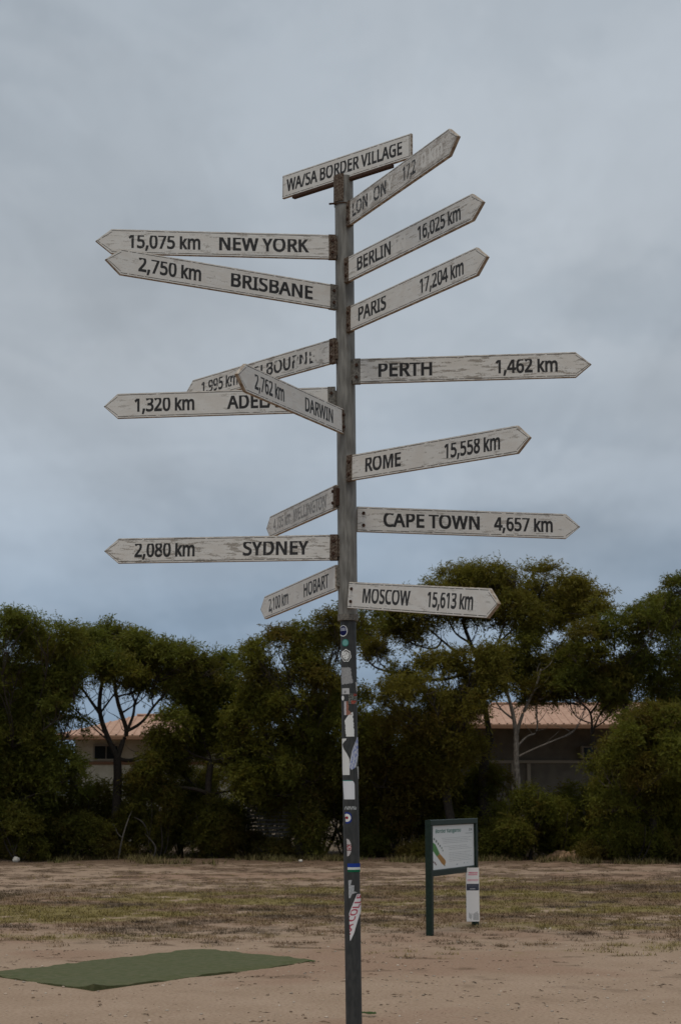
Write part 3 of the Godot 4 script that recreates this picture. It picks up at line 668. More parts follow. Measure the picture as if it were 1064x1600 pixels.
func build_tree(d: Dictionary):
	var root := thing(d.name, Vector3(d.x, 0, d.z), d.label, "tree", "trees of the roadside grove")
	var st := tool()
	var fork: Vector3 = d.fork
	var nodes: Array = [[fork, d.trunk * 0.72]]
	var foot := limb(st, Vector3(0, -0.08, 0), fork, d.trunk * 1.15, d.trunk * 0.8, 0.05, 9)
	nodes.append([foot[4], d.trunk * 0.85])
	for l in d.limbs:
		var line := PackedVector3Array()
		for k in range(2, l.size(), 3):
			line.append(Vector3(l[k], l[k + 1], l[k + 2]))
		var bowed := smooth(line)
		tube(st, bowed, thick(PackedFloat32Array([l[0], l[1]])), 7)
		nodes.append([bowed[18], l[1] * 1.3])
		nodes.append([bowed[15], l[1] * 1.1])
		for k in 6:
			var from: Vector3 = bowed[7 + 2 * k]
			limb(st, from, from + Vector3(rng.randf_range(-0.5, 0.5), rng.randf_range(0.2, 0.7), rng.randf_range(-0.4, 0.4)), 0.012, 0.004, 0.14, 4)
	var puffs := []
	var flat: Array = d.puffs
	for i in range(0, flat.size(), 5):
		puffs.append([Vector3(flat[i], flat[i + 1], flat[i + 2]), float(flat[i + 3]), float(flat[i + 4])])
		# the crown is as deep as it is wide: more foliage behind and in front of each bough
		var back := rng.randf_range(0.9, 1.9)
		puffs.append([Vector3(flat[i] + rng.randf_range(-0.25, 0.25), flat[i + 1] - rng.randf_range(0.0, 0.3), flat[i + 2] - back), flat[i + 3] * 0.85, flat[i + 4] * 0.85])
	var order := puffs.duplicate()
	order.sort_custom(func(p, q): return p[0].distance_to(fork) < q[0].distance_to(fork))
	for p in order:
		var goal: Vector3 = p[0] - Vector3(0, p[2] * 0.3, 0)
		var best := 1e9
		var from = nodes[0]
		for nd in nodes:
			var gap: Vector3 = goal - nd[0]
			var cost := gap.length() + maxf(0.0, -gap.y) * 2.0 + maxf(0.0, 0.5 - gap.y) * 0.4
			if cost < best and nd[1] > 0.012:
				best = cost
				from = nd
		var ra: float = minf(from[1] * 0.72, 0.018 + 0.022 * best)
		var path := limb(st, from[0], goal, ra, maxf(0.010, ra * 0.45), 0.09)
		nodes.append([path[3], ra * 0.8])
		nodes.append([path[5], ra * 0.55])
		for k in 7:
			var off := Vector3(rng.randf_range(-1, 1) * p[1], rng.randf_range(-0.2, 0.9) * p[2], rng.randf_range(-1, 1) * p[1]) * 0.85
			limb(st, path[4 + k % 3], p[0] + off, 0.014, 0.004, 0.12, 4)
	put("trunk", done(st), mats["bark_%d" % d.bark], root)
	var clump := noise_of(taken[d.name] + 500, 0.85, 2)
	var where := [[] as Array[Transform3D], [] as Array[Transform3D]]
	var colours := [PackedColorArray(), PackedColorArray()]
	for p in puffs:
		var rx: float = p[1]
		var ry: float = p[2]
		var tint_shift := leaf_colour(d.tint)
		var made := 0
		var count := int(165.0 * rx * maxf(ry, 0.3) * 1.35 * d.dens) + 12
		for i in count * 2:
			if made >= count: break
			var v := Vector3(rng.randfn(), rng.randfn() + 0.25, rng.randfn()).normalized()
			var rad := pow(rng.randf(), 0.42) * rng.randf_range(0.85, 1.08)
			var at: Vector3 = p[0] + Vector3(v.x * rx, v.y * ry, v.z * rx) * rad
			at.y += 0.3 * clump.get_noise_3dv(root.position + at * 0.6 + Vector3(0, 90, 0)) * (ry + 0.2)
			if clump.get_noise_3dv(root.position + at) < -0.02 + rng.randf_range(-0.12, 0.12): continue
			made += 1
			var which := i % 2
			where[which].append(Transform3D(turned(v + Vector3(0, 0.7, 0), rng.randf_range(0.5, 1.35)), at))
			colours[which].append(leaf_colour(d.tint).lerp(tint_shift, 0.5))
	for k in 2:
		tag(multi("crown", sprays[(k + taken[d.name]) % 5], where[k], colours[k], root), "", "", "", "stuff")

func build_shrub(s: Array):
	var root := thing("shrub", Vector3(s[0], 0, s[1]), s[6], "shrub", "shrubs along the front of the grove" if s[1] > -43.0 else "shrubs deep in the grove")
	var rx: float = s[2]
	var h: float = s[3]
	var st := tool()
	for k in 7:
		var az := TAU * (k + rng.randf()) / 7.0
		limb(st, Vector3(cos(az) * 0.06, -0.05, sin(az) * 0.06), Vector3(cos(az) * rx * 0.7, h * rng.randf_range(0.5, 0.95), sin(az) * rx * 0.7), 0.03, 0.008, 0.1, 5)
	put("stem", done(st), mats.bark_1, root)
	var where: Array[Transform3D] = []
	var colours := PackedColorArray()
	var lumps := []
	var tuft := noise_of(taken["shrub"] + 700, 1.1, 2)
	for k in 9:
		var az := rng.randf() * TAU
		var rr := rng.randf_range(0.25, 0.72) * rx
		lumps.append([Vector3(cos(az) * rr, h * rng.randf_range(0.22, 0.74), sin(az) * rr), rng.randf_range(0.42, 0.6) * rx, rng.randf_range(0.22, 0.32) * h])
	lumps.append([Vector3(0, h * 0.74, 0), rx * 0.55, h * 0.27])
	for p in lumps:
		var shift := leaf_colour(s[4])
		var count := int(125.0 * p[1] * p[2] * 1.5 * s[5]) + 20
		for i in count:
			var v := Vector3(rng.randfn(), rng.randfn() + 0.15, rng.randfn()).normalized()
			var at: Vector3 = p[0] + Vector3(v.x * p[1], v.y * p[2], v.z * p[1]) * pow(rng.randf(), 0.42) * rng.randf_range(0.85, 1.08)
			at.y = maxf(at.y, 0.06)
			if tuft.get_noise_3dv(root.position + at) < -0.05 + rng.randf_range(-0.12, 0.12): continue
			where.append(Transform3D(turned(v + Vector3(0, 0.6, 0), rng.randf_range(0.6, 1.05)), at))
			colours.append(leaf_colour(s[4]).lerp(shift, 0.5))
	tag(multi("foliage", sprays[taken["shrub"] % 5], where, colours, root), "", "", "", "stuff")

func rock_mesh(size: Vector3, s: int) -> ArrayMesh:
	var sphere := SphereMesh.new()
	sphere.radius = 1.0
	sphere.height = 2.0
	sphere.radial_segments = 14
	sphere.rings = 8
	var arr := sphere.get_mesh_arrays()
	var v: PackedVector3Array = arr[Mesh.ARRAY_VERTEX]
	var n := noise_of(s, 0.9, 3)
	var st := tool()
	for i in arr[Mesh.ARRAY_INDEX]:
		st.set_smooth_group(1)
		var p: Vector3 = v[i]
		st.add_vertex(p * (1.0 + 0.35 * n.get_noise_3dv(p)) * size)
	return done(st)

func build_yard_bits():
	# slatted screen between the trees
	var screen := thing("slatted_screen", Vector3(-1.86, 0, -42.6), "weathered grey slatted screen half hidden by dark bushes", "screen")
	for px in [-0.54, 0.54]:
		put("post", box_mesh(Vector3(px - 0.04, 0, -0.06), Vector3(px + 0.04, 1.8, 0.0), 0.005), mats.bark_0, screen)
	for k in 15:
		put("slat", box_mesh(Vector3(-0.57, 0.18 + k * 0.1, 0.003), Vector3(0.57, 0.248 + k * 0.1, 0.025), 0.004), mats.slat, screen)
	# heap of sand at the foot of the bushes
	var st := tool()
	var n := noise_of(77, 1.4, 3)
	st.set_smooth_group(1)
	var heap := func(i: int, j: int) -> Vector3:
		var x := (i / 20.0 - 0.5) * 1.5
		var z := (j / 12.0 - 0.5) * 1.1
		var r := Vector2(x / 0.7, z / 0.5).length()
		return Vector3(x, smoothstep(1.05, 0.2, r + 0.5 * n.get_noise_2d(x * 1.5, z * 1.5)) * 0.2 * (1.0 + 0.6 * n.get_noise_2d(x * 3.0 + 9.0, z * 3.0)) - 0.03, z)
	for i in 20:
		for j in 12:
			quad(st, heap.call(i, j + 1), heap.call(i + 1, j + 1), heap.call(i + 1, j), heap.call(i, j))
	var mound := put("sand_mound", done(st), mats.sand, self, Transform3D(Basis(), Vector3(5.6, 0.0, -40.4)))
	tag(mound, "small heap of orange sand at the foot of the bushes", "mound", "", "structure")
	var stone := put("stone", rock_mesh(Vector3(0.085, 0.07, 0.08), 5), mats.stone, self, Transform3D(Basis(), Vector3(-7.7, 0.05, -38.9)))
	tag(stone, "small pale stone lying before the dark bush at the grove's outer edge", "stone")
	stone = put("stone", rock_mesh(Vector3(0.05, 0.03, 0.05), 6), mats.stone, self, Transform3D(Basis(), Vector3(-0.95, 0.02, -39.0)))
	tag(stone, "tiny white stone on the sand behind the signpost", "stone")
	# bleached boughs under the trees
	for f in [[Vector3(-5.5, 0.02, -40.6), [Vector3(0, 0, 0), Vector3(0.1, 0.5, 0.1), Vector3(0.22, 0.95, 0.0), Vector3(0.3, 1.15, -0.1)], "bleached forked bough leaning against the dark bush beside the trunk"], [Vector3(-4.95, 0.02, -40.7), [Vector3(0.3, 0, 0), Vector3(0.36, 0.25, 0.1), Vector3(0.2, 0.5, 0), Vector3(0.05, 0.85, 0.1), Vector3(-0.2, 1.0, 0)], "thin curved grey bough hooked upwards out of the bush"]]:
		st = tool()
		var path := PackedVector3Array(f[1])
		var radii := PackedFloat32Array()
		for k in path.size():
			radii.append(lerpf(0.026, 0.008, float(k) / (path.size() - 1)))
		tube(st, smooth(path), thick(radii), 7)
		var root := thing("fallen_branch", f[0], f[2], "branch")
		put("bough", done(st), mats.bark_3, root)
		st = tool()
		limb(st, path[1], path[1] + Vector3(-0.25, 0.35, 0.1), 0.014, 0.005, 0.1)
		put("twig", done(st), mats.bark_3, root)

func smooth(p: PackedVector3Array) -> PackedVector3Array:
	var c := Curve3D.new()
	for i in p.size():
		var t := (p[mini(i + 1, p.size() - 1)] - p[maxi(i - 1, 0)]) * 0.2
		c.add_point(p[i], -t, t)
	var out := PackedVector3Array()
	for i in 19:
		out.append(c.samplef(i / 18.0 * (p.size() - 1)))
	return out

func thick(r: PackedFloat32Array) -> PackedFloat32Array:
	var out := PackedFloat32Array()
	for i in 19:
		out.append(lerpf(r[0], r[-1], i / 18.0))
	return out

# ------------------------------------------------------------------ turf mat
func build_turf_mat():
	var a := Vector2(-1.412, -17.18)
	var b := Vector2(-0.279, -16.02)
	var c := Vector2(-2.024, -13.63)
	var dd := a + c - b
	var edge := noise_of(61, 2.2, 4)
	var st := tool()
	var nu := 44
	var nv := 72
	var lie := func(u: float, v: float) -> Vector3:
		var p := a.lerp(b, u).lerp(dd.lerp(c, u), v)
		var rim_gap := minf(minf(u, 1.0 - u) * 1.6, minf(v, 1.0 - v) * 2.9)
		var front_gap := minf((1.0 - u) * 1.6, (1.0 - v) * 2.9)
		p += Vector2(edge.get_noise_2d(p.x, p.y), edge.get_noise_2d(p.x + 30.0, p.y)) * 0.016 * (1.0 - smoothstep(0.0, 0.2, rim_gap))
		var sunk := (1.0 - smoothstep(0.0, 0.16, front_gap)) * maxf(0.0, edge.get_noise_2d(p.x * 0.7 + 5.0, p.y * 0.7) + 0.12)
		sunk += (1.0 - smoothstep(0.0, 0.07, rim_gap)) * maxf(0.0, edge.get_noise_2d(p.x + 50.0, p.y) + 0.1)
		var corner := maxf(0.0, 1.0 - Vector2((1.0 - u) * 1.6, (1.0 - v) * 2.9).length() / 0.4)
		return Vector3(p.x, relief(p.x, p.y) + 0.02 + 0.006 * edge.get_noise_2d(p.x * 0.5, p.y * 0.5) + 0.04 * corner * corner - 0.03 * sunk * (1.0 - corner), p.y)
	var spot := func(i: int, j: int) -> Vector3:
		return lie.call(float(i) / nu, float(j) / nv)
	st.set_smooth_group(1)
	for i in nu:
		for j in nv:
			quad(st, spot.call(i, j + 1), spot.call(i + 1, j + 1), spot.call(i + 1, j), spot.call(i, j))
	st.set_smooth_group(-1)
	var rim := func(p: Vector3, q: Vector3):
		quad(st, Vector3(p.x, relief(p.x, p.z) - 0.03, p.z), Vector3(q.x, relief(q.x, q.z) - 0.03, q.z), q, p)
	for i in nu:
		rim.call(spot.call(i, nv), spot.call(i + 1, nv))
		rim.call(spot.call(i + 1, 0), spot.call(i, 0))
	for j in nv:
		rim.call(spot.call(0, j), spot.call(0, j + 1))
		rim.call(spot.call(nu, j + 1), spot.call(nu, j))
	mats.turf = mottled(Color(0.064, 0.073, 0.027), Color(0.092, 0.09, 0.043), 0.03, Vector3(0.6, 0.6, 0.6), 0.95, 0.5, 62, 512)
	mats.turf.uv1_world_triplanar = true
	var mat := thing("turf_mat", Vector3.ZERO, "faded green artificial turf tee mat lying on the sand", "mat")
	put("pile", done(st), mats.turf, mat)

# ------------------------------------------------------------------ lettering
var bold: SystemFont
var medium: FontVariation
func text_image(text: String, w: int, h: int) -> Image:
	if bold == null:
		bold = SystemFont.new()
		bold.font_names = PackedStringArray(["Droid Sans"])
		bold.font_weight = 400
	var ts := TextServerManager.get_primary_interface()
	if medium == null:
		medium = FontVariation.new()
		medium.base_font = bold
		medium.variation_embolden = 1.0
	var rid: RID = medium.get_rids()[0]
	var size := Vector2i(96, 0)
	var pen := 8.0
	var line := Image.create_empty(96 * (text.length() + 1), 112, false, Image.FORMAT_LA8)
	var left := 99999.0
	var right := 0.0
	for ch in text:
		var g := ts.font_get_glyph_index(rid, 96, ch.unicode_at(0), 0)
		ts.font_render_glyph(rid, size, g)
		var uv := ts.font_get_glyph_uv_rect(rid, size, g)
		if uv.size.x > 1.0:
			var off := ts.font_get_glyph_offset(rid, size, g)
			var page := ts.font_get_texture_image(rid, size, ts.font_get_glyph_texture_idx(rid, size, g))
			line.blend_rect(page, Rect2i(uv), Vector2i(int(pen + off.x), int(80 + off.y)))
			left = minf(left, pen + off.x)
			right = maxf(right, pen + off.x + uv.size.x)
		pen += ts.font_get_glyph_advance(rid, 96, g).x * (0.9 if ch == " " else 1.0) - 1.5
	# capitals stand from row 11 to row 80
	var cut := line.get_region(Rect2i(int(left), 11, int(right - left), 90))
	cut.resize(maxi(1, w), maxi(1, int(h * 90.0 / 69.0)), Image.INTERPOLATE_LANCZOS)
	return cut

func stamp(im: Image, text: String, x0: int, x1: int, top: int, cap: int, ink: Color, worn: float, noise: FastNoiseLite, strength := 1.0):
	var t := text_image(text, x1 - x0, cap)
	for j in t.get_height():
		for i in t.get_width():
			var x := x0 + i
			var y := top + j
			if x < 0 or y < 0 or x >= im.get_width() or y >= im.get_height(): continue
			var a := t.get_pixel(i, j).a
			if a < 0.02: continue
			if worn > 0.0:
				var n := noise.get_noise_2d(x, y * 1.2) * 0.5 + 0.5
				a *= 1.0 - smoothstep(1.0 - worn - 0.12, 1.0 - worn + 0.06, n)
			im.set_pixel(x, y, im.get_pixel(x, y).lerp(ink, clampf(a * strength, 0.0, 1.0)))

# the painted face of a board, one pixel a millimetre
func board_face(d: Dictionary, number: int) -> ImageTexture:
	var w := int(d.length * 1000.0)
	var h := int(d.height * 1000.0)
	var im := Image.create_empty(w, h, false, Image.FORMAT_RGB8)
	var streak := noise_of(100 + number, 0.02, 4)
	var blot := noise_of(200 + number, 0.012, 4)
	var speck := noise_of(300 + number, 0.13, 3)
	var peel := noise_of(400 + number, 0.03, 4)
	var white := Vector3(0.66, 0.625, 0.575)
	var clean := Vector3(0.71, 0.69, 0.65)
	var grime := Vector3(0.27, 0.235, 0.195)
	var rust := Vector3(0.36, 0.235, 0.15)
	var dirt: float = d.dirt
	for j in h:
		for i in w:
			var s := streak.get_noise_2d(i * 0.45, j * 2.6)
			var b := blot.get_noise_2d(i * 0.7, j * 1.6)
			var p := speck.get_noise_2d(i * 0.7, j)
			var c := white.lerp(clean, clampf(0.5 + b * 1.4, 0.0, 1.0)) * (1.0 + 0.05 * p)
			c = c.lerp(grime, clampf(smoothstep(0.34 - 0.4 * dirt, 0.75 - 0.4 * dirt, s * 0.8 + b * 0.45 + p * 0.3), 0.0, 1.0) * (0.35 + 0.55 * dirt))
			if number == 1 or number == 11:
				c = c.lerp(Vector3(0.36, 0.32, 0.275) * (1.0 + 0.25 * p), smoothstep(-0.45, 0.3, p * 0.9 + b * 0.7 + s * 0.4) * (0.85 if number == 1 else 0.5))
			c = c.lerp(rust, smoothstep(0.35, 0.6, p * 0.6 + b * 0.5) * 0.45)
			var q := Color(c.x, c.y, c.z).linear_to_srgb()
			im.set_pixel(i, j, q)
	var black := lin(0.022, 0.021, 0.021)
	# the thin outline
	var line := lin(0.07, 0.06, 0.05)
	var tip := int(d.tip * 1000.0)
	for i in w:
		for k in 3:
			if peel.get_noise_2d(i, k * 3.0) < 0.36:
				var body: bool = (i < w - tip) if d.side > 0 else (i > tip)
				if tip == 0 or body:
					im.set_pixel(i, 6 + k, line)
					im.set_pixel(i, h - 8 - k, line)
				else:
					var f := (float(w - i) / tip) if d.side > 0 else float(i) / tip
					var y := int((h * 0.5 - 9.0) * maxf(0.0, f - 0.12))
					im.set_pixel(i, clampi(h / 2 - y + k - 1, 0, h - 1), line)
					im.set_pixel(i, clampi(h / 2 + y - k + 1, 0, h - 1), line)
	if tip == 0:
		for j in range(6, h - 7):
			for k in 3:
				im.set_pixel(6 + k, j, line)
				im.set_pixel(w - 9 + k, j, line)
	var start := 0.0 if d.side > 0 else -d.length as float
	for t in d.print:
		var says: String = t[0]
		var x0 := int((t[1] - start) * 1000.0)
		var x1 := int((t[2] - start) * 1000.0)
		var cap := int(h * 0.545)
		var top := int(h * 0.235)
		if says.begins_with("g:"):
			stamp(im, says.substr(2), x0, x1, top, cap, lin(0.72, 0.69, 0.64), 0.2, peel, 0.9)
		else:
			var faded := number == 11
			stamp(im, says, x0, x1, top, cap, lin(0.15, 0.14, 0.13) if faded else black, d.wear * 0.75, peel, 0.75 if faded else 0.96)
	return ImageTexture.create_from_image(im)

# ------------------------------------------------------------------ signpost
func build_signpost():
	var post := thing("signpost", POST_FOOT, "tall grey signpost with sixteen white direction boards", "signpost")
	var foot := POST_FOOT
	var axis_low := (POST_COLLAR - POST_FOOT)
	var pipe := put("post", cylinder(Vector3(0, -0.3, 0), axis_low + Vector3(0, 0.04, 0), 0.0355, 0.0352, 40), mats.dark_paint, post)
	var sleeve := put("sleeve", cylinder(axis_low, POST_TOP - foot, 0.0442, 0.0442, 40), mats.galvanised, post)
	put("collar", cylinder(axis_low + Vector3(0, -0.012, 0), axis_low + Vector3(0, 0.016, 0), 0.0475, 0.0475, 40), mats.grey_steel, sleeve)
	# the split rusty clamp at the head
	var head := POST_TOP - foot
	var st := tool()
	for k in 9:
		var a0 := -2.0 + k * 0.22
		var a1 := a0 + 0.22
		var r := 0.049
		for s in [[r, 1.0], [0.0445, -1.0]]:
			var p := Vector3(sin(a0) * s[0], 0, cos(a0) * s[0])
			var q := Vector3(sin(a1) * s[0], 0, cos(a1) * s[0])
			var lo := head + Vector3(0, -0.13, 0)
			var hi := head + Vector3(0, 0.004, 0)
			if s[1] > 0:
				quad(st, lo + p, lo + q, hi + q, hi + p)
			else:
				quad(st, lo + q, lo + p, hi + p, hi + q)
		quad(st, head + Vector3(sin(a0) * 0.0445, -0.13, cos(a0) * 0.0445), head + Vector3(sin(a1) * 0.0445, -0.13, cos(a1) * 0.0445), head + Vector3(sin(a1) * r, -0.13, cos(a1) * r), head + Vector3(sin(a0) * r, -0.13, cos(a0) * r))
	var clamp := put("clamp", done(st), mats.rust, post)
	put("bolt", cylinder(head + Vector3(-0.035, -0.137, 0.025), head + Vector3(-0.07, -0.142, 0.03), 0.005, 0.005, 8), mats.dark_rust, clamp)
	put("band", cylinder(head + Vector3(0, -0.144, 0), head + Vector3(0, -0.137, 0), 0.0465, 0.0465, 30, false), mats.dark_rust, clamp)
	for n in BOARDS.size():
		build_board(post, BOARDS[n], n)
	build_stickers(post)

func build_board(post: Node3D, d: Dictionary, n: int):
	var side: int = d.side
	var ln: float = d.length
	var h: float = d.height
	var tip: float = d.tip
	var t := 0.0085
	var x := (d.along as Vector3) * side
	var y: Vector3 = d.up
	var where := Transform3D(Basis(x, y, x.cross(y)).orthonormalized(), (d.at as Vector3) - POST_FOOT)
	var poly: PackedVector2Array
	if tip == 0.0:
		poly = rect(0, -h / 2, ln, h / 2)
	elif side > 0:
		poly = PackedVector2Array([Vector2(0, -h / 2), Vector2(ln - tip, -h / 2), Vector2(ln, 0), Vector2(ln - tip, h / 2), Vector2(0, h / 2)])
	else:
		poly = PackedVector2Array([Vector2(-ln, 0), Vector2(-ln + tip, -h / 2), Vector2(0, -h / 2), Vector2(0, h / 2), Vector2(-ln + tip, h / 2)])
	var st := tool()
	var bevel := 0.002
	var face := StandardMaterial3D.new()
	face.albedo_texture = board_face(d, n)
	face.roughness = 0.62
	face.metallic_specular = 0.4
	face.texture_repeat = false
	st.set_material(face)
	var small := inset(poly, bevel)
	var x0 := 0.0 if side > 0 else -ln
	for i in range(1, small.size() - 1):
		for k in [0, i + 1, i]:
			var p: Vector2 = small[k]
			st.set_uv(Vector2((p.x - x0) / ln, 0.5 - p.y / h))
			st.add_vertex(Vector3(p.x, p.y, t))
	var mesh := done(st)
	st = tool()
	st.set_material(mats.board_edge)
	prism(st, poly, -t, t, bevel, Transform3D(), false)
	done(st, mesh)
	var board := put("direction_board", mesh, null, post, where)
	board.set_meta("label", d.says)
	if tip == 0.0:
		put("rail", box_mesh(Vector3(0.07, -h / 2 - 0.016, -0.012), Vector3(0.70, -h / 2 - 0.001, 0.012), 0.002), mats.dark_rust, board)
		return
	# lug from the end of the board to the post
	var axis: Vector3 = POST_TOP + (POST_COLLAR - POST_TOP) * ((d.at.y - POST_TOP.y) / (POST_COLLAR.y - POST_TOP.y)) - POST_FOOT
	var to: Vector3 = where.affine_inverse() * axis
	to.y = 0.0
	var lug_material: Material = {"rust": mats.rust, "grey": mats.grey_steel, "dark": mats.grey_steel, "lug": mats.dark_rust, "none": mats.grey_steel}[d.mount]
	var len_to := to.length()
	var b := Basis(to.normalized(), Vector3.UP, to.normalized().cross(Vector3.UP))
	put("lug", box_mesh(Vector3(-0.004, -h * 0.36, -0.006), Vector3(len_to - 0.03, h * 0.36, 0.006), 0.002), lug_material, board, Transform3D(b, Vector3(-0.006 * side, 0, 0)))
	var sx := float(side)
	if d.mount in ["rust", "grey", "dark"]:
		var a0 := minf(-0.004 * sx, 0.031 * sx)
		var a1 := maxf(-0.004 * sx, 0.031 * sx)
		put("bracket", box_mesh(Vector3(a0, -h / 2 - 0.001, -t - 0.004), Vector3(a1, h / 2 + 0.001, t + 0.0035), 0.0015), lug_material, board)
	elif d.mount == "lug":
		var a0 := minf(0.0, 0.022 * sx)
		var a1 := maxf(0.0, 0.022 * sx)
		put("bracket", box_mesh(Vector3(a0, -h / 2 + 0.004, -t - 0.003), Vector3(a1, h / 2 - 0.004, t + 0.002), 0.0015), mats.rust, board)
	var bx := (0.014 if d.mount != "none" else 0.03) * sx
	var bz := t + (0.0035 if d.mount != "none" else 0.0)
	if n == 14: return
	for v in [-0.24, 0.24]:
		put("bolt", cylinder(Vector3(bx, v * h, bz - 0.002), Vector3(bx, v * h, bz + 0.007), 0.0085, 0.0075, 6), mats.dark_rust, board)

# stickers: curved patches of printed film on the lower pipe
const STICKERS := [
	["navy", -14.3, -1.2, 978.4, 996.7, "round navy and white sticker below the collar"],
	["teal", -10.4, 0.6, 1000.7, 1013.2, "small round teal sticker"],
	["badge", -12.2, 4.2, 1017.0, 1038.4, "white scalloped badge sticker with a black outline"],
	["paper", -12.2, 6.6, 1045.7, 1074.8, "weathered grey paper sticker"],
	["slip", 9.4, 12.35, 1070.0, 1086.0, "narrow white sticker remnant"],
	["tag", -11.0, 0.2, 1080.0, 1089.6, "small white rectangular sticker"],
	["dot", -12.0, -8.0, 1091.8, 1099.4, "half hidden round white sticker"],
	["scribble", -1.2, 11.6, 1088.6, 1105.2, "small dark sticker with red and pale scribbles"],
	["scrap", -9.0, 4.2, 1101.0, 1122.8, "torn narrow pinkish sticker"],
	["long", -8.6, 7.0, 1117.0, 1157.4, "long white torn sticker"],
	["curve", -12.3, -1.0, 1160.0, 1218.4, "white sticker torn to a curve"],
	["strip", -2.8, 12.3, 1157.5, 1209.5, "slanting white strip printed in pale blue"],
	["slip", 9.8, 12.35, 1204.0, 1224.0, "thin white sticker remnant on the shaded flank"],
	["white", -12.3, 6.2, 1225.5, 1255.6, "blank white sticker with one round corner"],
	["script", -12.0, 8.0, 1266.0, 1272.0, "row of small white scribbled letters"],
	["roundel", -12.3, 0.4, 1275.3, 1293.3, "red, white and blue roundel sticker"],
	["oval", -12.3, -0.6, 1317.0, 1344.0, "oval white sticker with red lettering"],
	["flag", -12.35, 12.35, 1355.0, 1368.2, "blue, white and green banded sticker"],
	["leafy", -12.2, 7.4, 1378.0, 1408.2, "jagged grey leaf shaped sticker"],
	["banner", -12.3, 12.35, 1402.0, 1482.0, "long white slanting banner sticker with red lettering"],
]
const LEAF := [Vector2(0.04, 0.0), Vector2(0.2, 0.24), Vector2(0.35, 0.09), Vector2(0.59, 0.07), Vector2(0.48, 0.35), Vector2(0.78, 0.35), Vector2(0.72, 0.65), Vector2(1.0, 0.71), Vector2(0.59, 0.79), Vector2(0.43, 1.0), Vector2(0.11, 1.0), Vector2(0.0, 0.76)]
var banner_text: Image

